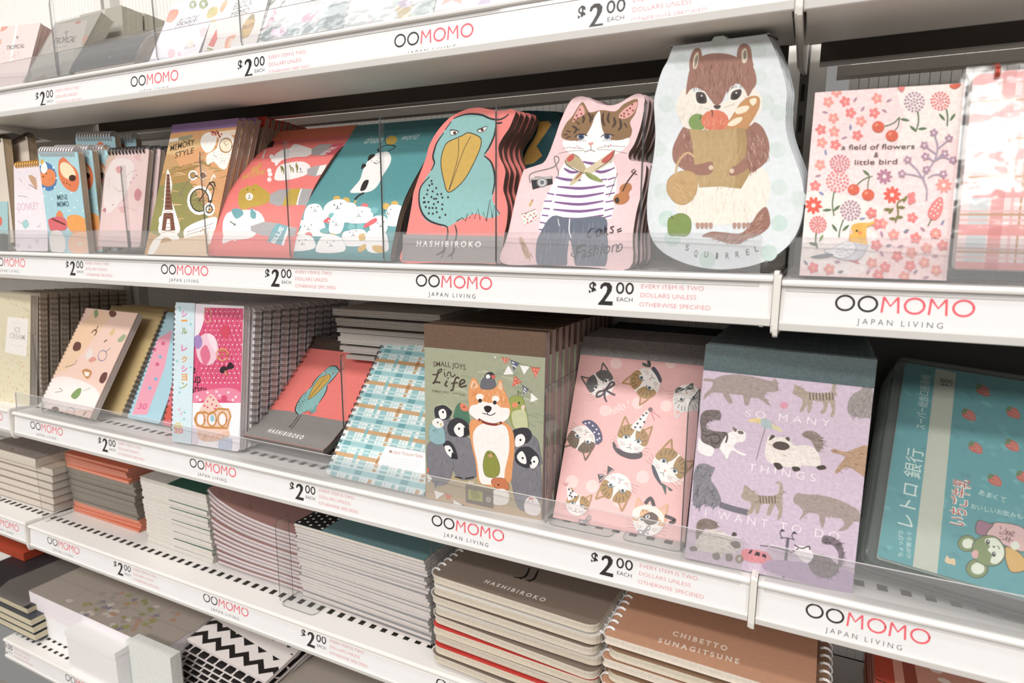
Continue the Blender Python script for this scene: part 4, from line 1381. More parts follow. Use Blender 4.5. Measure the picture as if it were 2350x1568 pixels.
    for t in ("1010,1158 1060,1168", "1080,1170 1140,1160"):
        a.ln('#2c2a2e', 2.0, t, 3, True)
    a.bo('#efe6e4', '#cdbdb8', .3, "1478,1340 1500,1300 1530,1290 1566,1310 1590,1380 1560,1420 1490,1400").blob('#d9837a', "1508,1300 1530,1298 1540,1312 1512,1312").dots(INK, 4, "1505,1322 1535,1326")
    for c, t in ((N_, "868,1194 900,1190 880,1240"), (W, "870,1250 940,1270 886,1310"), (R_, "944,1268 990,1290 960,1310"), (W, "1000,1310 1060,1350 1004,1350"), (N_, "1060,1340 1100,1370 1070,1380"), (R_, "822,1090 838,1110 824,1140"), (W, "824,1140 860,1170 830,1200")):
        a.poly(c, t)


def cathead(a, cx, cy, r, rot, kind):
    """a watercolour cat head: kind = (cap colour, stripe colour)"""
    c, s = cos(radians(rot)), sin(radians(rot))

    def M(t):
        return [(cx + (x * c - y * s) * r, cy + (x * s + y * c) * r) for x, y in nums(t)]
    cap, st = kind
    for sgn in (-1, 1):
        a.blob(cap, M([(sgn * .95, -.3), (sgn * 1.0, -.9), (sgn * .92, -1.25), (sgn * .55, -.9), (sgn * .25, -.75), (sgn * .5, -.3)]), 3)
        a.poly('#e9a79c', M([(sgn * .9, -.55), (sgn * .88, -1.08), (sgn * .5, -.72)]))
    a.blob('#f3ece7', M("-1,0 -.95,-.5 -.6,-.8 0,-.85 .6,-.8 .95,-.5 1,0 .8,.55 .35,.9 0,.95 -.35,.9 -.8,.55"))
    a.blob(cap, M("-1,.05 -.98,-.45 -.6,-.8 -.1,-.84 -.06,-.5 -.2,-.1 -.5,.12 -.85,.2"))
    a.blob(cap, M(".1,-.84 .6,-.8 .98,-.45 1,.05 .85,.2 .5,.12 .2,-.1 .06,-.5"))
    for t in ("-.3,-.8 -.25,-.5", "-.5,-.75 -.45,-.45", "-.75,-.55 -.6,-.3", "-.9,-.25 -.7,-.1", ".3,-.8 .25,-.5", ".5,-.75 .45,-.45", ".75,-.55 .6,-.3", ".9,-.25 .7,-.1"):
        a.ln(st, 1.2, M(t), 2, True)
    for x in (-.42, .42):
        a.blob('#f5f0ea', M([(x - .24, .05), (x, -.14), (x + .24, .02), (x, .16)]), 3)
        a.blob('#6f8288', M([(x - .13, .0), (x, -.12), (x + .13, .0), (x, .13)]), 3)
        p = M([(x, .01)])[0]
        a.ell('#1f1d1e', *p, r * .06, r * .09)
        a.ln('#2c2423', .55, M([(x - .26, .06), (x, -.16), (x + .26, .0)]))
    a.poly('#d88f86', M("-.1,.34 .1,.34 0,.46")).ln('#4a3a38', .4, M("0,.46 0,.56 -.18,.66")).ln('#4a3a38', .4, M("0,.56 .18,.66"))
    for sg in (-1, 1):
        for k in (-.12, 0, .12):
            a.ln('#9a7f78', .22, M([(sg * .3, .5 + k * .5), (sg * 1.25, .45 + k * 2)]), 1)
        a.dots('#cf6a66', r * .03, M([(sg * .4, .5), (sg * .5, .58), (sg * .55, .46)]), 6)
    return M


TAB, GRY, WHT = ('#a8803f', '#5b4226'), ('#56504d', '#3c3735'), ('#d9d3cf', '#6f6a68')


@art
def cats(a):
    a.v(1180, 660, 4.7)
    a.dots('#f6cfca', 62, "1100,820 1690,810 1330,1250 1640,1280 980,1330", 20)
    a.v(1240, 1080, 4.7).dots('#f5cec9', 70, "1105,70 560,170 860,330 340,120 1480,90", 20)
    a.v(1180, 660, 4.7)
    a.text('#faf0ee', 'hello !', (1040, 1380), (1240, 1300), 90, -.012, .3)
    M = cathead(a, 935, 1040, 150, -32, GRY)
    a.ln('#4b3240', 1.9, "985,1105 1050,1022 1076,1050 985,1105 905,1130 892,1180 950,1160 985,1105").ln('#4b3240', 1.9, "985,1105 1040,1140 1090,1162").ln('#4b3240', 1.9, "985,1105 975,1180 1000,1238", 4, True)
    cathead(a, 1415, 1030, 165, -128, TAB)
    a.blob('#3d3b4c', "1480,880 1510,856 1560,920 1594,1000 1572,1028 1530,950").blob('#3f5048', "1378,820 1410,816 1470,850 1460,862 1400,850").blob('#2f4038', "1436,788 1462,784 1476,840 1460,862 1440,830")
    M = cathead(a, 1870, 1200, 160, 172, WHT)
    for t in ("1740,1095 1780,1074 1836,1092 1830,1106 1740,1144", "1836,1092 1900,1040 1932,1030 1938,1100 1880,1104"):
        a.poly('#3a4a40', t)
    for t in ("1750,1100 1810,1130", "1760,1130 1820,1085", "1850,1090 1930,1060", "1880,1050 1930,1095"):
        a.ln('#c9d2c6', .4, t, 1)
    a.v(1400, 700, K)
    M = cathead(a, 150, 905, 105, 20, TAB)
    a.poly('#f1eae6', "140,822 204,856 268,716 246,712").poly('#f1eae6', "140,822 150,835 204,856 210,840")
    a.dots('#3b3840', 8, "185,800 205,770 225,745 205,825 230,790 245,730 170,825")
    a.ell('#7a5a66', 272, 706, 16, 16).ln('#c25a72', .5, "275,720 300,780").ln('#c25a72', .5, "278,715 340,760")
    a.blob('#43323e', "24,920 50,960 100,990 160,1000 212,992 210,1030 140,1040 60,1010 20,960").ln('#d8cdd2', .4, "40,960 70,970 120,990 200,1000")
    cathead(a, 400, 1085, 118, 42, TAB)
    a.blob('#3f3c50', "280,1085 300,1090 345,1200 338,1212 296,1150").blob('#3c5248', "345,1200 420,1246 400,1252 380,1220 376,1280 356,1236")
    a.v(700, 700, K)
    M = cathead(a, 1870, 905, 95, -150, ('#6b5236', '#40301f'))
    a.blob('#43406a', "1865,790 1920,776 1970,810 2000,870 2000,920 1960,940 1950,880 1900,820").dots('#e2dbe4', 7, "1890,800 1915,795 1940,815 1965,840 1980,870 1950,860 1970,910 1985,900")
    M = cathead(a, 2100, 1235, 105, 205, TAB)
    a.poly('#4a3a44', "1972,1140 1985,1200 2036,1145").poly('#4a3a44', "2036,1145 2040,1084 2086,1110")
    a.ln('#e6dcdc', .5, "1985,1150 2030,1146").ln('#e6dcdc', .5, "1985,1185 2030,1150").ln('#e6dcdc', .5, "2045,1140 2080,1105")
    a.v(1240, 1080, 4.7)
    cathead(a, 400, 370, 125, 18, TAB)
    a.poly('#efe6e2', "284,165 300,180 412,265 330,320 300,325").dots('#35323a', 12, "310,205 330,245 350,225 340,285 375,285 320,270")
    a.ln('#d98088', .5, "284,165 240,140").ln('#d98088', .5, "284,165 262,125").ln('#d98088', .5, "284,165 300,128")
    M = cathead(a, 1170, 540, 175, 12, ('#d9a878', '#7b5a44'))
    a.blob('#e9dcd2', "1000,430 1060,390 1160,370 1250,400 1330,480 1320,560 1240,470 1100,420 1060,520 1000,500")
    a.blob('#5b4335', "1120,480 1200,450 1270,500 1250,570 1170,590 1110,540").ell('#dfe7ea', 1160, 500, 24, 20).ell('#222', 1160, 500, 11, 14)
    a.ln('#3f2d30', 2.6, "1130,360 1190,298 1226,384").ln('#3f2d30', 2.6, "1344,490 1450,536 1390,574")
    for x, y in ((480, 545), (1120, 655)):
        a.ln('#8f9095', 1.0, [(x, y), (x + 50, y - 60), (x + 60, y - 20), (x, y), (x - 60, y - 10), (x - 40, y + 40), (x, y)]).ln('#8f9095', 1.0, [(x, y), (x - 5, y + 50)]).ln('#8f9095', 1.0, [(x, y), (x + 50, y + 30)])


def sidecat(a, t, col, n, fc, legs=(), ang=8, ln=40):
    a.blob(col, t)
    for q in legs:
        a.blob(col, q)
    a.fur(fc, .42, int(n * 1.7), t, ang, ln * .7)


@art
def somany(a):
    a.v(1400, 700, K)
    G, GD = '#a3948e', ['#ac9e98', '#988983', '#9c8d87']
    TB, TD = '#ac9c8e', ['#9a8a7c', '#a3937f', '#b9a999']
    sidecat(a, "632,512 640,495 700,500 720,490 780,472 860,470 960,482 1050,505 1092,512 1112,496 1128,530 1134,570 1110,586 1060,590 1040,620 1076,668 1062,674 1000,630 940,626 900,610 800,600 700,590 650,620 630,640 640,600 680,560 690,520",
            G, 130, GD, ["760,590 800,600 826,656 800,662 770,620", "900,600 946,610 934,672 908,672"])
    sidecat(a, "1228,596 1240,566 1244,536 1290,560 1316,580 1370,592 1440,592 1490,580 1500,520 1516,514 1520,560 1514,620 1500,640 1440,650 1340,640 1300,636 1260,612", TB, 50, TD,
            ["1300,630 1340,640 1300,716 1276,718 1296,670", "1335,640 1365,645 1350,720 1330,720", "1430,640 1470,640 1450,726 1414,726 1440,690", "1466,630 1510,630 1518,700 1504,756 1484,748 1496,700"])
    for x in range(1345, 1500, 22):
        a.ln('#5a4e46', 1.1, [(x, 592), (x + 4, 640)], 2, True)
    sidecat(a, "1700,540 1720,530 1770,560 1760,740 1720,762 1640,750 1602,720 1606,650 1640,600 1690,570", '#9a908e', 50, ['#a9a09d', '#857b79'], ang=100)
    a.ell('#d998ab', 1172, 676, 29, 26)
    W = '#f0e9ec'
    FN = dict(bold=-.015)
    a.text(W, 'S O   M A N Y', (912, 752), (1478, 822), 46, **FN)
    a.text(W, 'T H I N G S', (930, 1116), (1382, 1192), 50, **FN)
    a.text(W, 'I   W A N T   T O   D O', (640, 1425), (1540, 1590), 52, **FN)
    for c, t in (('#e0c98f', "930,785 960,765 1020,766 1025,800 990,795"), ('#a9b9bd', "1020,766 1080,780 1120,810 1090,835 1025,820"), ('#d9cfa0', "1090,800 1130,820 1164,856 1100,835"), ('#c7b6b4', "1080,782 1120,806 1110,820")):
        a.blob(c, t)
    a.ln('#8a7f86', .5, "1046,830 1010,950 986,1044")
    sidecat(a, "612,850 606,780 620,730 660,708 730,712 750,744 736,776 700,772 660,790 650,830 700,850 790,860 810,900 780,950 680,966 620,930", '#766a68', 80, ['#8b807e', '#5f5553'])
    a.blob('#eee7e6', "790,870 830,850 826,822 850,840 900,850 918,880 900,920 850,930 840,970 920,1010 880,1010 820,980 790,1040 770,1010 740,960").blob('#eee7e6', "600,900 630,930 700,966 680,1020 610,1000 590,960")
    a.ln('#5c5250', 1.2, "640,890 700,870 740,890 730,930 690,930 680,905").ln('#5c5250', 1.2, "760,860 790,880 780,930").blob('#7a6c66', "826,822 856,842 840,856").blob('#7a6c66', "860,850 890,850 900,868 870,870")
    sidecat(a, "1060,900 1090,876 1110,892 1170,890 1205,900 1220,930 1250,950 1330,945 1390,980 1420,1060 1400,1090 1300,1080 1260,1100 1120,1080 1060,1050 1042,1000", '#e6dcd4', 70, ['#f1eae4', '#d6c9be'])
    a.blob('#5b4f4a', "1096,940 1130,920 1190,930 1210,960 1170,980 1110,966").blob('#5b4f4a', "1070,915 1088,876 1112,888").blob('#5b4f4a', "1180,898 1206,892 1208,920")
    for t in ("1100,1068 1140,1066 1164,1096 1130,1110", "1226,1092 1270,1092 1280,1114 1240,1122", "1390,1090 1440,1080 1456,1104 1410,1112"):
        a.blob('#4f4541', t)
    sidecat(a, "1294,870 1330,848 1390,860 1430,910 1436,950 1400,990 1380,960 1350,910 1310,892", '#8f8078', 40, ['#a3958c', '#7d6f67'])
    sidecat(a, "1492,976 1520,972 1590,990 1660,965 1740,960 1740,1170 1700,1150 1600,1090 1530,1136 1516,1120 1560,1060 1580,1020 1500,996", '#b59378', 40, ['#c4a58c', '#a07e63'])
    sidecat(a, "566,1130 590,1080 640,1068 690,1090 708,1098 690,1140 680,1180 720,1240 750,1330 700,1365 640,1340 600,1368 560,1340 560,1220", '#86838a', 110, ['#94919a', '#6f6c75'], ang=100)
    a.ln('#75727b', 4.2, "740,1345 820,1372 930,1400").ln('#33312f', .6, "668,1150 680,1146")
    sidecat(a, "884,1290 896,1260 908,1214 960,1252 1000,1280 1080,1288 1130,1270 1144,1220 1130,1205 1112,1200 1140,1190 1164,1220 1160,1300 1150,1340 1100,1340 1000,1340 950,1330 900,1310",
            TB, 45, TD, ["950,1320 990,1330 960,1400 920,1408 950,1360", "990,1330 1015,1335 1000,1402 980,1400", "1080,1335 1110,1335 1080,1410 1056,1410", "1110,1330 1156,1330 1160,1400 1140,1448 1126,1440 1136,1390"])
    for x in range(1010, 1130, 20):
        a.ln('#5a4e46', 1.1, [(x, 1288), (x + 4, 1336)], 2, True)
    sidecat(a, "1240,1330 1236,1300 1262,1268 1300,1274 1400,1282 1500,1300 1620,1350 1680,1400 1680,1460 1560,1440 1440,1420 1340,1400 1290,1440 1276,1444 1300,1400 1280,1360", G, 110, GD,
            ["1410,1400 1450,1420 1440,1490 1420,1488", "1560,1430 1640,1450 1600,1510 1540,1520 1580,1480"])
    a.v(1550, 1034, K)
    sidecat(a, "140,530 150,480 200,458 270,480 284,520 240,530 200,528 180,560 140,600", '#85786f', 30, ['#95887f', '#6f635b'])
    sidecat(a, "150,600 200,540 300,540 400,600 440,640 400,690 330,690 300,720 250,690 130,670", '#d9cdc4', 60, ['#e6ddd6', '#b5a79d'])
    for t in ("94,655 130,645 150,670 110,680", "250,700 290,690 300,730 262,736", "340,700 380,700 385,740 345,745"):
        a.blob('#7b7068', t)
    a.blob('#5a504b', "378,580 392,548 416,570").blob('#6a5d55', "370,620 420,615 440,650 400,660")
    a.blob('#d98c93', "440,690 470,665 560,672 630,700 655,745 640,772 560,760 470,740").poly('#4a464c', "488,692 508,668 522,672 506,698").poly('#4a464c', "530,705 546,680 572,690 566,714").poly('#4a464c', "580,712 590,695 612,706 612,726")
    a.ring('#4c484b', 620, 780, 20, 22, 1.6).ring('#8d7f5e', 430, 732, 20, 22, 1.6).dots('#c9bfb0', 8, "620,780 430,732")
    a.ln('#6c6a70', 1.8, "758,590 745,720 728,858").ln('#6c6a70', .7, "705,590 760,590 804,604").ln('#6c6a70', .7, "720,530 705,560 720,588").ln('#6c6a70', .7, "800,546 785,575 800,600")
    for t in ("704,545 720,528 740,546", "784,560 800,544 824,562"):
        a.poly('#45424a', t)
    a.blob('#b39bb8', "640,740 900,760 1190,820 1190,960 900,900 600,800")
    sidecat(a, "985,610 1000,575 1050,580 1110,620 1134,690 1120,770 1090,790 1100,700 1060,640 1000,630", '#7d7078', 40, ['#8f8188', '#675b62'])
    sidecat(a, "890,740 930,700 1000,705 1060,740 1100,790 1080,840 1000,860 920,820", '#7b6d72', 50, ['#93858a', '#5f5357'], ang=70)
    a.blob('#ece4e6', "800,660 840,640 900,660 930,710 890,760 830,720").ln('#5f5357', .8, "800,635 850,660 900,645 905,670").ln('#5f5357', .8, "790,680 830,660")
    a.ln('#6f6570', .7, "570,640 680,655 790,690")


@art
def teal(a):
    a.v(1950, 760, 2.45)
    a.fur(['#5aa3ad', '#46909b', '#63aab2', '#4a94a2'], 3.5, 90, "290,190 970,300 970,1490 150,1290", 10, 60, .5)
    a.poly('#c9c3b6', "484,210 598,236 490,1378 352,1344")
    a.text('#dfe5e2', 'スーパー総合口座通帳', (420, 556), (452, 250), 40)
    a.text('#3c3a3a', '様', (575, 318), (578, 272), 52)
    a.text('#e6e8e4', 'レトロ 銀行', (352, 1105), (410, 672), 76)
    a.text('#dfe6e4', 'ちょっぴり', (296, 1272), (300, 1126), 22)
    a.text('#dfe6e4', '心が安らぐ', (340, 1280), (346, 1130), 22)
    a.text('#f3ece6', 'いちご牛乳', (640, 1104), (672, 840), 74, .06)
    a.text('#cf5b56', 'いちご牛乳', (640, 1104), (672, 840), 72, .01)
    a.text('#d9e4e2', 'あまくて', (724, 918), (876, 966), 30)
    a.text('#d9e4e2', 'おいしいお飲みもの', (682, 996), (1010, 1066), 28)
    for x, y in ((748, 332), (668, 470), (918, 458), (706, 655), (912, 642), (814, 838), (975, 820)):
        a.blob('#cf5548', [(x - 36, y - 8), (x - 10, y - 30), (x + 24, y - 16), (x + 40, y + 14), (x + 34, y + 36), (x, y + 30), (x - 30, y + 14)])
        a.blob('#5d7a48', [(x - 40, y - 6), (x - 30, y - 34), (x - 6, y - 32), (x - 12, y - 12)])
        a.dots('#f2ddb0', 2.6, [(x - 4, y - 12), (x + 12, y - 6), (x + 4, y + 8), (x + 22, y + 8), (x - 14, y + 6), (x + 14, y + 20), (x + 28, y + 22)], 6)
    a.blob('#edc39b', "534,1290 548,1262 560,1280 590,1282 592,1318 572,1312 548,1308")
    # a plain little mouse with a milk bottle
    L = '#4a4a3c'
    a.bo('#a86a86', L, .5, "722,1066 790,1084 832,1076 836,1130 790,1150 712,1138")
    a.bo('#e9b3b5', L, .5, "800,1100 832,1076 980,1112 990,1240 860,1200 770,1150")
    a.text('#7c3f4c', 'いちご', (868, 1180), (880, 1106), 30, .01)
    a.text('#7c3f4c', '牛乳', (908, 1196), (926, 1128), 34, .02)
    for x, y, rx, ry in ((660, 1195, 52, 46), (716, 1336, 62, 54)):
        a.ell('#7f8a52', x, y, rx, ry).ring(L, x, y, rx, ry, .5).ell('#ebe3d6', x + 4, y, rx * .62, ry * .62)
    a.bo('#e0a650', L, .5, "872,1218 930,1230 990,1290 985,1345 910,1356 880,1300")
    a.bo('#7f8a52', L, .5, "696,1190 750,1154 820,1158 866,1210 872,1270 830,1316 760,1318 704,1284 690,1240")
    a.blob('#ebe3d6', "764,1170 820,1166 862,1216 864,1270 826,1310 790,1300 800,1260 776,1232 790,1210 764,1196")
    for x, y in ((776, 1188), (810, 1256)):
        a.ell('#3a352f', x, y, 12, 15).dots('#f2efe8', 4, [(x + 3, y - 5)])
    a.ell('#3a352f', 810, 1214, 7, 6).ln('#3a352f', .5, "826,1208 838,1216 840,1228").blob('#e9a3a5', "684,1250 700,1234 722,1240 716,1276 694,1276")
    a.blob('#ebe3d6', "910,1190 940,1184 956,1214 930,1232 906,1216")


@art
def casecheck(a):
    w, h = a.sh.w, a.sh.h
    for i in range(5):
        a.raw('#c3c0b4' if i % 2 else '#5f6f68', [(6 + i * 24, 0), (16 + i * 24, 0), (16 + i * 24, h), (6 + i * 24, h)])


@art
def fantasy(a):
    a.v(0, 400, K)
    a.poly('#f4eff3', "1330,880 1660,885 1630,1568 1270,1568").poly('#e4547f', "1380,898 1640,905 1622,1568 1290,1568 1300,1100")
    for i in range(9):
        for j in range(16):
            x, y = 1395 + i * 30 + (15 if j % 2 else 0) - j * 3, 925 + j * 32
            if x < 1630:
                a.dots('#f6c3cf', 6, [(x, y)], 6)
    for k in range(9):
        a.ln('#cf3f6b', .35, [(1385 + k * 34, 900), (1240 + k * 34, 1400)], 1).ln('#cf3f6b', .35, [(1300 + k * 34, 900), (1440 + k * 34, 1400)], 1)
    a.blob('#f2e4ee', "1320,900 1372,898 1380,960 1350,1060 1310,1110").ell('#f2c6d6', 1398, 1180, 76, 110).blob('#e56f92', "1350,1200 1390,1150 1420,1230 1380,1290").blob('#f6dce6', "1400,1080 1450,1100 1460,1200 1420,1150")
    a.ell('#a886c4', 1335, 1130, 30, 48).ell('#d9435f', 1520, 1060, 34, 44)
    a.blob('#33222b', "1484,1310 1510,1290 1526,1300 1550,1266 1576,1290 1570,1310 1535,1316 1506,1340 1484,1336").dots('#c9823f', 8, "1520,1330 1530,1350 1490,1190 1500,1215 1480,1235 1510,1190 1530,1210")
    a.ring('#e39a6a', 1500, 1215, 40, 40, 1.4)
    a.ring('#e6a890', 1400, 950, 24, 50, 1.2)
    a.text('#2c2026', 'e', (1292, 1340), (1318, 1340), 40, .01)
    a.text('#2c2026', 'up', (1300, 1404), (1352, 1408), 44, -.005)
    a.text('#2c2026', 'ntasy', (1288, 1482), (1392, 1486), 56, -.005)
    a.v(0, 700, K)
    a.blob('#ec86a4', "1290,600 1420,570 1560,560 1630,600 1620,660 1500,640 1400,640 1290,660").dots('#f7d9e2', 9, "1330,620 1400,590 1460,585 1540,590 1590,620 1350,640 1480,610 1570,640")
    a.ell('#d94a70', 1512, 630, 20, 22).poly('#f1eef2', "1280,660 1630,660 1610,900 1250,900")
    G = '#c98b3f'
    a.blob('#eac6b8', "1310,760 1340,720 1420,600 1500,690 1556,710 1550,800 1520,890 1370,880 1320,820")
    a.rawline(G, 2.4, a.P("1312,770 1330,730 1380,722 1420,740 1470,700 1540,705 1556,750 1530,830 1380,826 1330,810 1312,770"))
    for x in (1352, 1430, 1500):
        a.ring(G, x, 770, 30, 48, 1.8)
        a.ell('#f3ebee', x, 772, 20, 36)
    a.ell('#8fc3d2', 1432, 765, 14, 24).dots('#d9527a', 7, "1400,650 1440,640 1420,620 1380,680 1460,680 1430,670 1400,690 1450,700")
    a.blob('#e8b79c', "1330,850 1420,880 1540,850 1530,900 1400,920 1340,900").fur('#d08a72', .8, 24, "1340,860 1530,860 1500,900 1360,900", 90, 16)
    a.blob('#e3d3e2', "1270,820 1320,820 1330,930 1262,930").blob('#b9c4dc', "1480,910 1560,900 1550,990 1480,980")


@art
def strap(a):
    a.v(0, 400, K)
    for y, c, ch in ((960, '#e76fa8', 'シ'), (1020, '#e7a24a', 'ー'), (1075, '#8aa04c', 'ル'), (1190, '#e76fa8', 'レ'), (1265, '#e7a24a', 'ク'), (1330, '#e76fa8', 'シ'), (1385, '#e7a24a', 'ョ'), (1440, '#a9b04c', 'ン')):
        a.text(c, ch, (1228, y), (1268, y), 40, .03)
    a.dots('#7fc3c9', 7, "1220,920 1290,1010 1200,1260 1290,1300 1215,1470 1215,900")
    a.v(0, 700, K)
    a.dots('#7fc3c9', 7, "1250,725 1220,560 1245,770").text('#e7a0b4', 'ット', (1200, 700), (1222, 750), 36, .02)
    a.ell('#d9d08a', 1205, 830, 30, 40).text('#e7719a', '30', (1176, 860), (1240, 866), 36, .03)


@art
def bluespiral(a):
    a.v(0, 700, K)
    a.poly('#f2a3b8', "1060,230 1160,170 1110,420 990,740 890,740")
    a.dots('#d9608a', 14, "1040,300 1100,260 1060,400").dots('#7fb3d9', 12, "1050,500 1010,560 1080,350").text('#e7719a', '30', (925, 700), (985, 704), 36, .03)


@art
def redspiral(a):
    a.v(0, 700, K)
    for c, t in (('#6f8a4a', "1060,440 1130,460 1100,600 1020,640"), ('#e08a4a', "1090,400 1130,380 1140,460"), ('#d95a4a', "1090,700 1150,680 1150,770 1080,770"), ('#f1e3b0', "1030,620 1060,600 1070,660"),
                 ('#4a5f9a', "1100,640 1130,640 1120,670")):
        a.blob(c, t)


@art
def peach(a):
    a.v(0, 700, K)
    a.blob('#f4e6e2', "280,560 420,480 640,560 640,700 250,690").poly('#f0c9a6', "430,250 640,30 760,60 480,420 360,470")
    for c, t in (('#6a3f34', "490,290 510,250 545,258 540,300 505,312"), ('#6a3f34', "735,45 765,36 786,60 766,82 742,76"), ('#6d4038', "668,510 690,462 722,456 716,500 690,530"),
                 ('#7f9a5a', "478,612 520,566 548,564 540,604 506,636"), ('#8a9a6a', "634,42 656,34 662,70 640,88"), ('#e0c08a', "736,196 762,160 776,170 756,206"), ('#c98a4a', "552,450 580,430 620,452 590,500"),
                 ('#e8ded8', "578,330 616,290 624,330 610,362 584,366"), ('#9fb08a', "790,240 830,200 850,210 820,250"), ('#e09a8a', "596,370 630,350 650,370 612,388")):
        a.blob(c, t)
    a.ring('#8d84a4', 690, 342, 28, 36, 1.2, 20).ln('#8d84a4', 1.3, "712,318 744,290").ln('#4a352d', 2.0, "616,188 640,168 650,182 636,206", 3).ln('#4a352d', 1.8, "650,165 662,140").ln('#3a2f2a', 1.8, "700,250 722,236")
    a.ln('#8a8a6a', 1.2, "440,420 500,400 520,370").ln('#b0a08a', .9, "560,580 610,560").ln('#9a8f88', 1.0, "370,590 420,580 400,560")
    a.poly('#f3ebe2', "568,448 606,456 596,482 572,478").ell('#6b4a3a', 372, 706, 26, 22).ring('#9aa6b4', 476, 720, 26, 28, 1).ln('#4a4038', 2.0, "560,745 580,720")


@art
def icecream(a):
    a.v(0, 400, K)
    a.fur(['#d2b58a', '#d98f78', '#c9a878', '#b7b58a', '#d9a088'], 1.2, 80, "0,820 270,830 250,1560 0,1560", 60, 22, 1.5)
    a.poly('#ece4de', "52,960 190,975 176,1230 34,1200")
    a.text('#b7ada4', 'ICE', (96, 1062), (136, 1068), 34, .005)
    a.text('#b7ada4', 'CREAM', (66, 1104), (166, 1118), 36, .005)
    a.ln('#cfc4ba', .4, "80,1000 160,1010").ln('#cfc4ba', .4, "70,1150 150,1160")


@art
def pinkring(a):
    a.v(0, 0, K)
    a.poly('#e3c2ac', "715,1010 800,1020 740,1130 690,1180").blob('#f6e8e4', "760,1080 900,1100 850,1300 720,1440 700,1250")
    for c, t in (('#e6a0a0', "780,1140 800,1118 828,1140 800,1170"), ('#d9868e', "905,1300 930,1270 955,1300 940,1350 912,1346"), ('#c97f86', "690,1420 710,1400 715,1430"), ('#efc0bc', "900,1050 950,1040 940,1090"),
                 ('#e9b4b4', "800,1400 850,1390 830,1440")):
        a.blob(c, t)
    for t in ("850,1200 880,1160 930,1150", "770,1260 800,1290 840,1280", "860,1400 920,1420", "740,1200 730,1260"):
        a.ln('#dba8a4', .6, t)
    a.dots('#d99a9a', 6, "880,1230 900,1200 760,1380 830,1350 920,1180")


@art
def minimemo(a):
    a.v(0, 0, K)
    a.dots('#dcedf0', 6, "260,1100 300,1320 480,1300 560,1420 430,1330 520,1350 350,1340 470,1420 540,1480 300,1240 250,1150 410,1300 500,1400 590,1480")
    a.ell('#4f7fb4', 318, 1190, 64, 100, -12).dots('#dcedf0', 7, "270,1110 300,1100 360,1130 380,1200 370,1260 300,1270 265,1200")
    a.bo('#e8884e', '#c96a3a', .3, "272,1180 290,1150 340,1140 372,1170 370,1230 330,1256 284,1240").blob('#f6f0ea', "276,1150 284,1100 306,1096 320,1140 300,1170").ell('#e2b13a', 284, 1090, 10, 18)
    a.dots('#3a2a24', 5, "292,1190 312,1168").ln('#b55a30', .5, "330,1200 340,1230").ln('#b55a30', .5, "350,1190 360,1230")
    a.blob('#e27a4a', "392,1120 400,1080 430,1060 470,1100 520,1150 534,1230 510,1290 460,1280 420,1240 396,1180").blob('#f6ddb4', "404,1120 430,1092 480,1120 510,1180 470,1210 420,1180").ell('#4a2d24', 488, 1200, 24, 22)
    a.dots('#8a4a30', 5, "450,1235 470,1245 430,1230")
    a.text('#44606a', 'MINI', (388, 1348), (454, 1346), 34, .01)
    a.text('#44606a', 'MEMO', (388, 1394), (466, 1390), 34, .01)
    a.v(0, 400, K)
    a.blob('#e88a4e', "380,270 400,244 424,270 420,300 384,300").blob('#dd6a70', "332,300 420,286 452,330 440,376 350,382 330,350").ln('#7a3f30', 2.2, "350,300 440,340").blob('#efa24e', "452,290 520,274 580,310 604,380 560,420 470,380")
    a.blob('#f2e9e4', "340,400 400,380 440,440 430,520 350,520").blob('#f0c3a4', "480,410 600,400 606,520 470,520").dots('#e9d2ba', 20, "540,470")


@art
def donkey(a):
    a.v(0, 0, K)
    for t in ("130,1200 150,1230", "210,1180 240,1200", "120,1320 180,1325", "190,1240 215,1255 250,1280", "120,1490 150,1510", "250,1530 275,1520"):
        a.ln('#8a6f6a', 1.0, t, 3, True)
    a.blob('#c9a080', "196,1180 240,1200 250,1270 230,1260 200,1210").blob('#9fc9c9', "150,1500 180,1480 196,1520 165,1540")
    a.fur(['#c9a9c0', '#b5c9b0', '#d9b5a0'], .6, 24, "110,1130 280,1130 300,1560 110,1560", 60, 12, 1.5)
    a.text('#d2a8b8', 'DONKEY', (118, 1420), (262, 1412), 50, -.01)
    a.v(0, 400, K).dots('#d9c9d9', 14, "120,480 250,450 200,490")


@art
def farblue(a):
    a.v(0, 400, K)
    a.blob('#d9705a', "-20,300 10,290 12,340 -20,350").blob('#8a9a6a', "0,410 40,400 60,470 0,490").poly('#4d4f44', "0,400 80,410 84,520 0,520")


@art
def speckle(a):
    w, h = a.sh.w, a.sh.h
    for _ in range(90):
        x, y = rnd.uniform(0, w), rnd.uniform(0, h)
        a.rawline(rnd.choice(['#6b5f58', '#a39a92', '#7d5f58', '#b5aca4']), 1.4, [(x, y), (x + rnd.uniform(3, 9), y + rnd.uniform(-5, 5))])


@art
def greenhalf(a):
    w, h = a.sh.w, a.sh.h
    p = [(w, 0), (52, 0), (50, 20), (58, 60), (70, h), (w, h)]
    a.raw('#2f6354', p)
    for _ in range(40):
        x, y = rnd.uniform(0, 46), rnd.uniform(0, h)
        a.rawline('#a8a39c', .9, [(x, y), (x + 3, y + 2)])


@art
def pinkcurl(a):
    w, h = a.sh.w, a.sh.h
    for _ in range(26):
        x, y = rnd.uniform(0, w), rnd.uniform(0, h)
        a.rawline('#8a5a56', .7, spline([(x, y), (x + 4, y + 3), (x + 2, y + 7), (x + 7, y + 8)], 3))


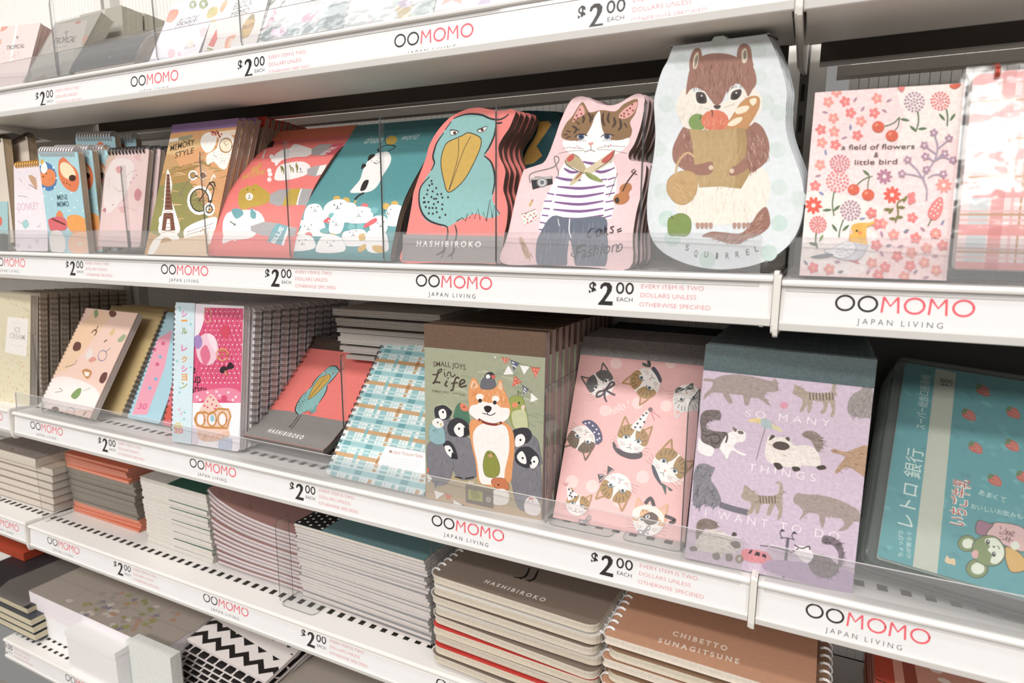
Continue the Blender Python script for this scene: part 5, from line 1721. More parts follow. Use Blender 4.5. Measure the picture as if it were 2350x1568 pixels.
@art
def polka(a):
    w, h = a.sh.w, a.sh.h
    a.raw('#211d1c', [(0, 0), (38, 0), (38, h), (0, h)])
    for i in range(5):
        for j in range(17):
            x, y = 4 + i * 8, 4 + j * 8 + (4 if i % 2 else 0)
            a.raw('#dfe6e4', [(x + 1.5 * cos(q), y + 1.5 * sin(q)) for q in (pi * k / 4 for k in range(8))])


@art
def fox(a):
    a.v(1550, 1034, K)
    OR = '#cf8a2c'
    a.blob(OR, "0,0 200,-20 520,30 600,130 700,150 770,235 755,300 720,330 640,330 600,280 620,240 580,180 520,196 400,190 300,150 200,130 80,100 0,60")
    a.blob('#d9d2ca', "600,290 640,250 740,255 770,250 764,300 720,334 640,328")
    a.blob('#e6ded4', "0,60 40,70 120,95 110,112 40,100 0,95").blob('#e6ded4', "225,130 270,125 290,150 250,168")
    for t in ("0,100 100,118 180,90 220,130 300,170 420,195 520,200 570,170 590,210 622,238 600,290 640,330 720,335 770,290 770,235", "320,90 340,120 362,132", "180,90 190,130"):
        a.ln('#2a1d14', 2.0, t)
    for x in (5, 40, 75):
        a.ln('#2a1d14', 1.2, [(x, 60), (x + 14, 84), (x + 30, 76)])
    a.text('#e6d3c4', 'C H I B E T T O', (-22, 1240 + 5), (346, 1352), 32, .03)
    a.text('#e6d3c4', 'S U N A G I T S U N E', (-118, 1292), (428, 1440), 32, .03)


@art
def redfloral(a):
    w, h = a.sh.w, a.sh.h
    a.raw('#b5452f', [(0, 0), (12, 0), (12, h), (0, h)])
    a.raw('#9c4a38', [(18, 0), (26, 0), (26, h), (18, h)])
    a.rawline('#3a2620', 1.2, spline([(0, 40), (30, 34), (60, 26)], 4))
    a.rawline('#3a2620', 1.2, spline([(12, 22), (30, 16), (56, 0)], 4))
    for _ in range(30):
        x, y = rnd.uniform(30, w), rnd.uniform(0, h)
        a.rawline('#efd9cc', .6, spline([(x, y), (x + 5, y + 4), (x + 3, y + 9), (x + 9, y + 7)], 3))
        x, y = rnd.uniform(30, w), rnd.uniform(0, h)
        q = rnd.choice(['#8a4a34', '#efe3d8', '#c9583f'])
        a.raw(q, [(x + 4 * cos(t), y + 3 * sin(t)) for t in (pi * k / 5 for k in range(10))])


@art
def calendar(a):
    w, h = a.sh.w, a.sh.h
    for x in (78, 150, 224):
        a.rawline('#8d8178', .7, [(x, 0), (x, h)])
    for y in (40, 92):
        a.rawline('#8d8178', .7, [(0, y), (w, y)])
    a.raw('#4a403e', [(50, 74), (66, 76), (66, 84), (50, 82)])
    a.rawline('#a59b74', 2.5, spline([(16, 60), (24, 66), (30, 58)], 4))
    for _ in range(60):
        x, y = rnd.gauss(175, 45), rnd.uniform(0, 60)
        c = rnd.choice(['#8d8a5e', '#9c8f86', '#b08a72', '#857d88', '#97935c', '#c3b8ae'])
        a.raw(c, [(x + rnd.uniform(3, 8) * cos(t), y + rnd.uniform(2, 5) * sin(t)) for t in (pi * k / 4 for k in range(8))])


@art
def chevron(a):
    w, h = a.sh.w, a.sh.h
    for j in range(6):
        p = []
        y0 = 4 + j * 22
        top = [(x, y0 + (10 if k % 2 else 0)) for k, x in enumerate(range(0, int(w) + 20, 14))]
        for (xa, ya), (xb, yb) in zip(top, top[1:]):
            a.raw('#231f1f', [(xa, ya), (xb, yb), (xb, yb + 8.5), (xa, ya + 8.5)])
    a.raw('#ece2df', [(0, 40), (w, 30), (w, 42), (0, 52)])


@art
def scallop(a):
    w, h = a.sh.w, a.sh.h
    for j in range(5):
        for i in range(9):
            x, y = i * 18 + (9 if j % 2 else 0), j * 26 + 4
            p = [(x + 9 * cos(t), y + 9 * sin(t)) for t in (pi * k / 8 for k in range(17))]
            a.rawline('#ece2df', 2.2, p)


@art
def darkbook(a):
    w, h = a.sh.w, a.sh.h
    a.raw('#6d6763', [(100, 0), (180, 0), (178, h), (86, h), (80, 30)])
    a.raw('#232326', [(183, 0), (w, 0), (w, h), (183, h)])


@art
def troppink(a):
    a.v(0, 0, 5.222)
    a.blob('#e5a08c', "0,330 60,300 90,330 40,370 0,375").blob('#d8aea4', "60,310 140,280 150,300 90,320").blob('#e0b0a2', "-20,480 10,470 15,520 -20,540")
    a.poly('#f3ebe8', "190,290 220,285 140,745 110,745")
    a.text('#5a504c', 'TROPICAL', (72, 600), (292, 572), 46, .005)
    a.ln('#5a504c', .8, "190,460 225,435").ln('#5a504c', .8, "200,430 215,465")
    a.fur(['#d9b0a6', '#e0c0b4', '#c9a89c'], .8, 20, "20,620 250,620 240,700 20,700", 20, 18)


@art
def tropgreen(a):
    a.v(0, 0, 5.222)
    a.poly('#cfc8c0', "610,300 1050,240 960,600 480,680")
    for c, t in (('#d0a08c', "985,470 1020,425 1070,430 1100,480 1060,540 1000,530"), ('#c9b09a', "560,360 600,330 610,400 570,420"), ('#a9a894', "880,620 980,580 960,700 900,740"), ('#a87f68', "400,960 520,900 560,920 460,970"), ('#c98f78', "900,270 960,245 970,270 920,290"), ('#8f8a78', "300,960 350,850 380,900 340,980")):
        a.blob(c, t)
    a.text('#4c4846', 'TROPICAL', (622, 530), (892, 502), 50, .005)
    a.ln('#4c4846', .8, "770,400 830,375").ln('#4c4846', .8, "790,365 800,440")
    a.text('#8f8782', 'memo pad', (640, 582), (780, 566), 16)


@art
def tropback(a):
    a.v(0, 0, 5.222)
    a.blob('#c98f78', "870,130 900,120 905,160 875,165").blob('#c9806a', "1120,75 1160,55 1150,100 1125,105").blob('#8f8f78', "980,130 1010,115 1015,140").poly('#cfc9bf', "830,180 1260,110 1255,200 830,260")


@art
def bagged(a):
    a.v(0, 0, 5.222)
    a.blob('#bda78c', "1500,680 1720,620 1800,640 1760,700 1520,720").blob('#d9c6b8', "1250,520 1500,420 1700,400 1500,560").blob('#a89880', "1700,480 1830,440 1840,520 1740,560")
    a.ln('#9a8468', .9, "1480,680 1620,640 1760,630")


@art
def lavblock(a):
    a.v(400, 0, 5.222)
    a.text('#33302f', 'BLOCK', (32, 306), (270, 256), 66, -.005, .15)
    a.text('#33302f', 'MEMO', (0, 350), (225, 300), 60, -.005, .15)
    a.ring('#93a07a', 222, 56, 30, 36, 3).ring('#8c9a6c', 350, 50, 38, 42, 3.4)
    for c, t in (('#e0714f', "-100,250 -60,140 10,110 50,130 30,200 -40,270"), ('#ab9f52', "390,170 420,110 480,80 540,100 500,190 420,220 388,210"), ('#d98a98', "-80,640 -50,590 0,600 10,660 -50,690"),
                 ('#e09aa2', "300,380 340,340 390,340 370,430 320,440"), ('#d9909a', "40,640 60,620 80,650 60,680")):
        a.blob(c, t)
    a.text('#6b4a44', 'Sweets', (110, 600), (245, 560), 40, 0, .2)
    a.blob('#e9b8a8', "150,540 190,480 230,500 220,560 170,570")


@art
def fruits(a):
    a.v(400, 0, 5.222)
    a.text('#33302f', 'BLOCK', (700, 122), (930, 58), 76, -.005, .15)
    a.text('#33302f', 'MEMO', (668, 216), (888, 152), 62, -.005, .15)
    a.poly('#df5a4c', "508,345 516,470 470,566 404,548").poly('#ece6d2', "404,548 470,566 464,586 396,566").poly('#8f9a5c', "396,566 464,586 458,606 388,588")
    a.blob('#e9a080', "605,590 620,470 700,420 740,424 690,500 660,590").blob('#f2cdb4', "640,560 660,490 700,450 690,510 660,560")
    a.bo('#cfa85c', '#a8823f', .3, "808,340 846,270 880,220 940,200 966,240 944,330 880,440 806,450").blob('#9a8a4c', "880,230 920,180 960,170 950,230")
    a.text('#7a4a24', 'FRUITS', (816, 360), (948, 320), 44, .02, .1)
    a.blob('#d98a5c', "545,120 575,40 620,0 640,30 600,110 560,150").blob('#b5a24c', "400,140 450,90 520,90 510,170 430,210").ell('#e9d2a0', 470, 250, 30, 24)
    a.blob('#cdbcae', "392,604 490,606 470,640 380,636")


@art
def hearts(a):
    a.v(400, 0, 5.222)
    a.poly('#b5597a', "1010,420 1180,170 1224,140 1200,240 1100,340 1000,400").poly('#5f8286', "970,480 1110,335 1330,310 1420,300 1100,500").poly('#7fa0a4', "1330,310 1500,280 1600,260 1700,380 1300,440")
    a.poly('#5d8186', "1700,300 1860,60 2080,10 2064,340 1900,370").poly('#93b0b3', "1700,380 1780,120 1860,60 1780,340")
    a.blob('#e3a8cb', "1160,390 1180,345 1230,350 1260,330 1320,310 1350,340 1330,400 1250,430 1180,430").blob('#e3a8cb', "1530,230 1560,180 1600,170 1640,150 1690,170 1720,120 1700,190 1620,250 1540,290").blob('#f0e9ea', "1490,330 1530,260 1560,280 1500,340")
    a.poly('#6a6f58', "1050,130 1090,0 1220,0 1120,110").poly('#4a474c', "1200,110 1330,0 1360,0 1280,90").ln('#c23f5a', 2, "1150,170 1200,130 1220,180")
    a.text('#33302f', 'MEMO', (1440, 62), (1690, 0), 60, -.005, .15)


@art
def mint(a):
    a.v(780, 0, 3.917)
    a.poly('#d9c07a', "525,180 640,172 628,60 580,40 520,60").poly('#d2b45e', "488,100 540,50 560,-20 610,50 672,44 630,90 625,120 530,110").blob('#c2b2cc', "520,30 560,0 620,0 640,40 600,70 540,60")
    a.poly('#ecdfe2', "240,220 280,130 300,210").poly('#a9c3bd', "640,180 680,60 870,-20 890,120 700,160").blob('#e2e5e3', "90,80 300,20 420,60 400,140 150,200")


@art
def bunting(a):
    a.v(780, 0, 3.917)
    a.poly('#eda592', "915,48 950,-40 1100,-60 1090,36 1010,2").blob('#c0aacb', "1240,40 1280,-10 1350,-20 1340,40 1260,55").blob('#a994bd', "1380,25 1430,8 1470,15 1440,28").blob('#e9dca0', "1060,88 1080,78 1110,82 1090,98")

# ------------------------------------------------------------------ stationery builders


def wire_top(root, w, t, h, n, r, col, x0=4, hole=4.5, wd=.55, name='wire_binding'):
    """double wire loops over the top edge of a pad (local x = width, y = into the pad, z = up)"""
    b = B()
    cy, cz = t / 2, h - hole + r * .72
    for i in range(n):
        x = x0 + (w - 2 * x0) * (i + .5) / n
        for dx in (-.6, .6):
            b.tube([(x + dx, cy + r * cos(a), cz + r * sin(a)) for a in (2 * pi * k / 14 for k in range(14))], wd, col, 5, True)
    return b.obj(name, WIRE, root, True)


def wire_side(root, x, t, h, n, r, col, z0=4, wd=.5, hole=4.0, side=-1, name='wire_binding'):
    """double wire loops round the left (-1) or right (+1) edge"""
    b = B()
    cx, cy = x - side * (hole - r * .72), t / 2
    for i in range(n):
        z = z0 + (h - 2 * z0) * (i + .5) / n
        for dz in (-.75, .75):
            b.tube([(cx + r * cos(a), cy + r * sin(a), z + dz) for a in (2 * pi * k / 14 for k in range(14))], wd, col, 5, True)
    return b.obj(name, WIRE, root, True)


def pad(name, label, cat, sh, t, cover, pages='#e6ddd2', art=None, mat=PAPER, group=None, outline=None, corner=0.0, band=None,
        layers=5, backc=None, tone=0.06, cover_t=0.5, art_box=None):
    """memo pad / notebook: cover with its print, page block, back board and an optional binding strip over the top edge"""
    root = thing(name, label, cat, sh.O, sh.rot, group)
    w, h = sh.w, sh.h
    flat = len(sh.cum) == 2
    side = None
    b = B()
    if outline:
        b.prism(outline, 0, cover_t, cover, 0, pages)
    elif corner:
        b.rbox(0, w, 0, cover_t, 0, h, corner, cover)
    else:
        sh.slab(b, 0, w, 0, h, 0, -cover_t, cover)
    if art:
        a = Art(sh)
        ART.get(art, lambda q: None)(a)
        a.lay(b, box=art_box)
    b.obj('cover', mat, root)
    b = B()
    ca = lin(pages)
    q = (t - .9 - cover_t) / layers
    for k in range(layers):
        f = 1.0 - tone * (k % 2) - tone * .6 * rnd.random()
        cc = (ca[0] * f, ca[1] * f, ca[2] * f, 1)
        y0, y1 = cover_t + .05 + k * q, cover_t + .05 + (k + 1) * q - .06
        d = .25 + .35 * rnd.random()
        if outline:
            b.prism(outline, y0, y1, cc)
        elif corner:
            b.rbox(d, w - d, y0, y1, d, h - d, corner, cc)
        else:
            sh.slab(b, d, w - d, d, h - d, -y0, -y1, cc)
    b.obj('pages', EDGE, root)
    b = B()
    if outline:
        b.prism(outline, t - .8, t, backc or pages)
    elif corner:
        b.rbox(0, w, t - .8, t, 0, h, corner, backc or pages)
    else:
        sh.slab(b, 0, w, 0, h, -(t - .8), -t, backc or pages)
    b.obj('back_board', PAPER, root)
    if band:
        bh, bc, bm = band[:3]
        b = B()
        sh.slab(b, -.15, w + .15, h - bh, h, .35, 0.02, bc)
        sh.slab(b, -.15, w + .15, h - bh * .5, h, -t - .02, -t - .3, bc)
        p0, p1 = sh.pt(0, h - .001, .35), sh.pt(0, h - .001, -t - .3)
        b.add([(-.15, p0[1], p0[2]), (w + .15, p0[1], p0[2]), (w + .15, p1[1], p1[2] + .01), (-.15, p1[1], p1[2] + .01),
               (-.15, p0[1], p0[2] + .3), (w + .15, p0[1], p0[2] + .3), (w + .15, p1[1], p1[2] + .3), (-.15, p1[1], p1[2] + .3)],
              [(4, 5, 6, 7), (0, 1, 5, 4), (1, 2, 6, 5), (2, 3, 7, 6), (3, 0, 4, 7)], band[3] if len(band) > 3 else bc)  # optional darker top colour: shade on the tape's upper face, painted in
        b.obj('binding_strip', bm, root)
    return root


def row(root, n, step, desc, group, where, jit=.6, start=2):
    """the same pads standing one behind another"""
    rr = random.Random(root.name)
    for k in range(1, n + 1):
        d = [step[i] * k + (rr.uniform(-jit, jit) if i != 1 else 0) for i in range(3)]
        copy_thing(root, d, f'{desc}, {ORD[k + start - 1]} {where}', group)


def film(root, sh, u0, u1, v0, v1, off, t, name='plastic_sleeve', mat=None):
    b = B()
    sh.slab(b, u0, u1, v0, v1, off, off - .12, '#ffffff')
    sh.slab(b, u0, u1, v0, v1, -t - off + .12, -t - off, '#ffffff')
    # seam sides
    for u in (u0, u1):
        p = [sh.pt(u, v0, off), sh.pt(u, v1, off), sh.pt(u, v1, -t - off), sh.pt(u, v0, -t - off)]
        b.add(p, [(0, 1, 2, 3)], '#ffffff')
    return b.obj(name, mat or FILM, root)


def outl(sh, t, n=4):
    return spline([sh.uv(*p) for p in nums(t)], n, True)


# ------------------------------------------------------------------ shelf B: die-cut and memo pads
ROWB = 'in the row behind it'

s = Sheet((-328.4, 12, -24.4), 2.0, 14, 0, 110, 152)
o = outl(s, "921,601 928,560 935,524 945,470 950,439 969,385 978,361 986,332 1006,298 1034,269 1068,252 1098,247 1129,252 1156,254 1173,250 1183,256 "
         "1178,272 1168,295 1153,317 1144,337 1147,361 1156,380 1160,395 1157,415 1155,436 1160,453 1165,477 1163,511 1158,536 1153,575 1149,604 1090,604 1000,603")
r = pad('memo_pad', 'coral die-cut memo pad with a turquoise shoebill bird, standing front in its row', 'memo pad', s, 7.0, '#ef8079', '#8f6f66',
        'shoebill', PAPER, 'shoebill die-cut memo pads', o, tone=.2, backc='#7d655c')
row(r, 4, (.7, 8.4, .4), 'coral die-cut shoebill memo pad', 'shoebill die-cut memo pads', 'from the front of its row')
s = Sheet((-250, 72, -24.4), 2, 9, 0, 106, 150)
o = outl(s, "1100,590 1120,500 1150,420 1135,350 1150,290 1190,257 1235,255 1268,257 1280,262 1284,275 1278,300 1270,330 1262,345 1268,380 1275,440 1280,590")
r = pad('memo_pad', 'dark teal die-cut memo pad with a mustard shape, behind the shoebill pads', 'memo pad', s, 7, '#20525a', '#7b6a5c', 'tealback', PAPER,
        'teal die-cut memo pads', o)
row(r, 1, (3, 9, 1), 'dark teal die-cut memo pad with mustard shape', 'teal die-cut memo pads', 'back behind the shoebill pads')

s = Sheet((-216.4, 10, -24.2), 2.0, 13, 0, 108, 148)
o = outl(s, "1152,604 1160,555 1167,531 1184,453 1199,398 1207,388 1231,380 1252,368 1272,320 1286,279 1303,242 1316,226 1337,221 1354,228 1374,238 1402,242 1425,235 "
         "1449,220 1466,215 1478,221 1479,242 1470,290 1456,330 1443,352 1447,368 1478,374 1483,385 1477,426 1461,485 1452,543 1444,616 1350,613 1250,608")
r = pad('memo_pad', 'pale pink die-cut memo pad of a tabby cat in a purple striped top', 'memo pad', s, 7.5, '#ecc9cb', '#a08578', 'fashioncat', PAPER,
        'dressed cat die-cut memo pads', o, tone=.2, backc='#8a7468')
row(r, 4, (1.0, 8.6, 0.4), 'pale pink die-cut dressed cat memo pad', 'dressed cat die-cut memo pads', 'from the front of its row')

s = Sheet((-101.0, 10, -24.5), 3.0, 5, 0, 100, 150)
o = outl(s, "1545,106 1533,137 1521,159 1513,181 1507,204 1502,225 1501,247 1503,280 1504,315 1500,360 1491,410 1485,465 1487,515 1500,556 1530,585 1580,607 "
         "1640,618 1700,615 1750,602 1790,580 1820,550 1838,510 1845,465 1842,420 1828,375 1811,328 1803,290 1803,250 1806,215 1800,180 1788,140 1774,106 1759,79 1750,79.3 1553,105")
r = pad('memo_pad', 'large pale blue gourd-shaped memo pad with a squirrel hugging a grocery bag', 'memo pad', s, 5.5, '#dbe1e4', '#8d8780', 'squirrel', PAPER,
        'squirrel memo pads', o, tone=.25, layers=3, backc='#77726b')
row(r, 3, (1.2, 7.0, 1.0), 'pale blue squirrel memo pad', 'squirrel memo pads', 'from the front of its row', .3)

DREAM = [(0, 0), (0, 6), (8, 26), (16, 43), (28, 59.5), (51, 83.5), (78, 111.5), (95, 129.3)]
s = Sheet((-426.9, 10, -24.5), 0, 0, 0, 108, 150, DREAM)
pad('memo_pad', 'bent teal memo pad with a white bear riding above a crowd of white bears', 'memo pad', s, 6.5, '#559a9e', '#9a8372', 'dream', SATIN, None,
    layers=4, tone=.25, backc='#8a6f5c', band=(11, '#47878b', SATIN))
s = Sheet((-538.6, 10, -24.5), 0, 0, 0, 112.0, 150,
          [(0, 0), (0, 6), (8, 24), (18, 44), (31, 66.5), (61, 98.5), (81, 113), (97, 130.5)])
pad('memo_pad', 'bent coral memo pad with cats poured from grey paint tubes', 'memo pad', s, 6.5, '#ee7a74', '#9a7a6c', 'natural', SATIN, None,
    layers=4, tone=.25, backc='#6b4a44', band=(13, '#e8825f', SATIN))

s = Sheet((-637.3, 10, -25), 0, 18.6, 0, 100, 145)
r = pad('memo_pad', 'ochre travel memo pad with purple top, an iron tower and a penny-farthing', 'memo pad', s, 6.0, '#c79a62', '#b7a596', 'memory', PAPER,
        'travel collage memo pads', band=(9, '#9a7cb4', PAPER), tone=.2)
row(r, 3, (0.3, 7.5, 1.2), 'purple-topped travel memo pad', 'travel collage memo pads', 'from the front of its row', .4)
s = Sheet((-637.0, 44, -25), 0, 18.6, 0, 100, 153)
r = pad('memo_pad', 'red-topped memo pad, first of those behind the purple-topped travel pads', 'memo pad', s, 5.6, '#b5a08c', '#a8937f', None, PAPER,
        'red-topped memo pads', band=(12, '#d8401f', PAPER), tone=.25)
row(r, 9, (0.6, 7.4, -0.6), 'red-topped memo pad', 'red-topped memo pads', 'of those behind the purple-topped travel pads', .5)
s = Sheet((-505.0, 120, -25), 0, 6, 0, 175, 152)
pad('folded_pad', 'brown bent pad lying far back, above the teal bear memo pad', 'memo pad', Sheet((-512, 128, 84), 10, 62, 10, 150, 60), 6, '#5b463f', '#6b544b', None)

s = Sheet((-725.3, 16, -18), 2.5, 11.7, 0, 68.9, 107.6)
r = pad('ring_memo', 'pink floral ring memo in clear film, beside the ochre travel pads', 'memo pad', s, 6, '#f3d2cf', '#c9b8a8', 'pinkring', SATIN, 'pink ring memos', corner=4)
wire_top(r, 68.9, 6, 107.6, 11, 5.0, '#3c3433')
film(r, s, -1.5, 70.4, -1, 110, .9, 6)
row(r, 3, (5.5, 9.5, 0.4), 'pink ring memo in clear film', 'pink ring memos', 'from the front of its row', .4)

s = Sheet((-808.9, 11, -25), 3.0, -1.5, -2.4, 68, 112.5)
r = pad('ring_memo', 'light blue ring memo with baby animals, white rings, front of its row', 'memo pad', s, 7, '#a9d3dc', '#b9a48c', 'minimemo', PAPER, 'blue animal ring memos', corner=3)
wire_top(r, 68, 7, 112.5, 13, 6.0, '#e0dcde', wd=.42)
copy_thing(r, (6, 12, 3), 'light blue ring memo, second in the row of baby animal memos', 'blue animal ring memos')
copy_thing(r, (14, 24, 4), 'light blue ring memo, third in the row of baby animal memos', 'blue animal ring memos')
copy_thing(r, (8, 38, 21), 'raised light blue ring memo standing above the baby animal memos', 'blue animal ring memos')
copy_thing(r, (24, 52, 20), 'raised light blue ring memo, rearmost of the baby animal memos', 'blue animal ring memos')
s = Sheet((-887.7, 14, -25.5), 0, 5.8, .4, 68.5, 104.5)
r = pad('ring_memo', 'white donkey ring memo with gold rings, left of the blue animal memo', 'memo pad', s, 6, '#ece0e6', '#c8b6a0', 'donkey', PAPER, 'gold ring memos', corner=3)
wire_top(r, 68.5, 6, 104.5, 12, 4.5, '#e8a83a')
s = Sheet((-962, 22, -25), -6, 4, 8, 72, 128)
r = pad('ring_memo', 'kraft-edged ring memo at the far end, left of the white donkey memo', 'memo pad', s, 9, '#d9cdbd', '#c3aa8a', None, PAPER, 'kraft ring memos', corner=3)
wire_top(r, 72, 9, 128, 12, 6.0, '#5a4636')
copy_thing(r, (22, 16, 3), 'kraft-edged ring memo, second at the far end of the row', 'kraft ring memos')
s = Sheet((-975, 9, -25), 3, 6, 0, 74, 60)
pad('memo_pad', 'small blue and green memo, lowest at the far end beside the donkey memo', 'memo pad', s, 6, '#9fc3c4', '#b9b09f', 'farblue', PAPER, None)

s = Sheet((-6.7, 10, -26.2), 3.5, 7.5, -.5, 77.7, 112.4)
r = pad('memo_pad', 'pink memo pad of flowers, cherries and a yellow bird', 'memo pad', s, 9, '#f6d9d8', '#5c534e', 'flowers', LINEN, 'pink flower memo pads',
        backc='#4a4340', tone=.3)
row(r, 3, (0.2, 10.4, .2), 'pink flower memo pad', 'pink flower memo pads', 'from the front of its row', .2)
s = Sheet((73.2, 9, -19.5), 3.0, 9, -.6, 92, 110)
r = pad('ring_notebook', 'pink tartan notebook with red rings in crinkled clear film', 'notebook', s, 8, '#f4dad8', '#ddd0c8', 'tartanpink', GLOSS, 'pink tartan notebooks', corner=4)
wire_top(r, 92, 8, 110, 5, 5.5, '#b5432c', x0=2, wd=.7)
film(r, s, -4, 96, -6, 113, 1.2, 8)
s = Sheet((72.0, 22, -26.2), 3.0, 9, -.6, 96, 118)
r = pad('ring_notebook', 'blue tartan notebook in clear film, tucked behind the pink tartan one', 'notebook', s, 8, '#c9d6d8', '#5d5753', 'tartanblue', GLOSS, None, corner=4)
film(r, s, -2, 98, -.2, 120, .8, 8)

# ------------------------------------------------------------------ shelf C: memo pads and spiral notebooks
s = Sheet((-290.6, 12, -231.5), 3.5, 1.0, -.3, 108, 155.0)
r = pad('memo_pad', 'olive memo pad with a shiba dog, penguins and small birds', 'memo pad', s, 10.2, '#a3a68c', '#c0a9a6', 'smalljoys', PAPER, 'shiba dog memo pads',
        band=(19.5, '#6f5644', LINEN, '#574233'), layers=7, tone=.12, backc='#a48f8a')  # tape's top face coloured darker to suggest shade
row(r, 12, (.55, 12.6, .1), 'brown-topped shiba dog memo pad', 'shiba dog memo pads', 'from the front of its row', .35)

s = Sheet((-175.4, 25, -230.7), 4.4, 28.2, -1, 105, 158.2)
r = pad('memo_pad', 'pink memo pad of cat heads in hats, grey glitter top', 'memo pad', s, 6, '#f0b5b2', '#a89a92', 'cats', SATIN, 'pink cat head memo pads',
        band=(17, '#8d8a88', GLIT), tone=.15)
row(r, 4, (.4, 9.5, .6), 'grey-topped pink cat head memo pad', 'pink cat head memo pads', 'from the front of its row', .3)
s = Sheet((-168, 76, -229), 4, 28.2, -1, 105, 158)
r = pad('memo_pad', 'navy-topped memo pad, first of those behind the pink cat head pads', 'memo pad', s, 6, '#4d5058', '#3d3f45', None, SATIN, 'navy memo pads',
        band=(17, '#23252e', GLIT))
row(r, 3, (.4, 9.5, .4), 'navy-topped memo pad', 'navy memo pads', 'of those behind the pink cat head pads', .3)

s = Sheet((-65.8, 6, -230), 3.7, 9.6, -1.5, 106.5, 154.2)
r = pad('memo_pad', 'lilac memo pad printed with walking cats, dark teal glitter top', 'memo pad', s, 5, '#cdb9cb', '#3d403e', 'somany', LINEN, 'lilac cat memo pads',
        band=(18.5, '#44585a', GLIT, '#1f2726'), tone=.4, backc='#222524')  # same tape on top, its colour darkened for shade under the shelf above
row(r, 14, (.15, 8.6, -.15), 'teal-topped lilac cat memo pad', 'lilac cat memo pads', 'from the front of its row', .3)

s = Sheet((-401.8, 8, -227.1), .5, 40.8, -.4, 111.3, 156)
r = pad('spiral_notebook', 'blue and brown tartan notebook with dark rings down its left side', 'notebook', s, 8, '#dfe4e3', '#d7d4cf', 'tartan', SATIN, 'tartan notebooks', corner=5)
wire_side(r, 0, 8, 156, 22, 4.6, '#50555a')
copy_thing(r, (3, 13, 1), 'tartan ring notebook, second, behind the front tartan one', 'tartan notebooks')

s = Sheet((-523.5, 22, -210.5), 0, 0, 0, 108, 150, [(0, 0), (13, 5), (37, 19), (61, 39), (98, 74), (108, 88)])
pad('memo_pad', 'coral and grey shoebill memo pad slumped flat on the slotted shelf', 'memo pad', s, 7, '#ee7a72', '#8a8580', 'redshoe', SATIN, None,
    band=(15, '#4a3a33', PAPER), layers=4, tone=.3, backc='#6b6562')
# flat stack at the very back, above the coral pad
s = Sheet((-462, 96, -82), 3, 90, 0, 132, 78)
r = pad('notebook', 'white flat notebook, topmost of the stack at the back of the shelf', 'notebook', s, 4.4, '#cfc8c2', '#cfc9c2', None, PAPER, 'white notebooks stacked at the back')
row(r, 10, (.9, .5, -4.8), 'white flat notebook', 'white notebooks stacked at the back', 'from the top of the rear stack', 3.0)

s = Sheet((-625.2, 12, -229.9), 3.3, 8.2, .7, 99.2, 153.1)
r = pad('spiral_notebook', 'hot pink jewelled notebook with a gold crown and pale blue strap', 'notebook', s, 9, '#f2eef2', '#e9e2e4', 'fantasy', GLOSS,
        None, corner=5)
wire_side(r, 0, 9, 153, 26, 4.6, '#4a2a36')
b = B()
b.box(2.5, 31, -1.0, -.62, 0, 153.6, '#cfe3ea')
b.box(2.5, 31, -1.0, 10.2, 153.4, 153.8, '#cfe3ea')
a = Art(s)
ART['strap'](a) if 'strap' in ART else None
a.lay(b, base=1.03)
b.obj('elastic_strap', SATIN, r)
s = Sheet((-624, 25, -229.5), 3.3, 8.2, .3, 99.5, 151)
r = pad('spiral_notebook', 'white-edged ring notebook, first behind the pink jewelled notebook', 'notebook', s, 9, '#efe9eb', '#f1ebec', None, SATIN,
        'ring notebooks behind the pink jewelled one', corner=6)
wire_side(r, 99.5, 9, 152, 21, 5.0, '#26221f', side=1, wd=.36)
row(r, 10, (.6, 12.6, -.3), 'white-edged ring notebook', 'ring notebooks behind the pink jewelled one', 'behind the pink jewelled notebook', .3)

s = Sheet((-745, 40, -227), 0, 28, 0, 60, 140)
r = pad('spiral_notebook', 'pink-strapped light blue spiral notebook leaning beside the jewelled one', 'notebook', s, 8, '#a9d4e2', '#cfd6d8', 'bluespiral', GLOSS, None, corner=3)
wire_side(r, 0, 8, 138, 22, 4.2, '#3a5a68')
s = Sheet((-682, 42, -228), 0, 20, 0, 50, 144)
r = pad('spiral_notebook', 'red-pink spiral notebook squeezed behind the jewelled notebook', 'notebook', s, 8, '#e0707e', '#d6a9a8', 'redspiral', GLOSS, None, corner=3)
wire_side(r, 0, 8, 150, 20, 4.0, '#3a2a2a')

s = Sheet((-882.9, 14, -223.5), -1.0, 30.8, -.2, 111.2, 139.3)
r = pad('spiral_notebook', 'peach spiral notebook strewn with sweets and little charms', 'notebook', s, 8, '#f2cdbd', '#cfc5bd', 'peach', GLOSS, None)
wire_side(r, 0, 8, 139, 24, 4.0, '#4c4644')
s = Sheet((-868, 40, -226), 0, 30, 0, 112, 143)
r = pad('spiral_notebook', 'yellow-flecked ring notebook, first behind the peach spiral notebook', 'notebook', s, 9, '#c9b07a', '#d8cfc4', None, SATIN,
        'ring notebooks behind the peach one')
wire_side(r, 112, 9, 146, 22, 4.8, '#2a2624', side=1, wd=.36)
row(r, 2, (3.5, 13, -.5), 'yellow-flecked ring notebook', 'ring notebooks behind the peach one', 'behind the peach spiral notebook', .5)

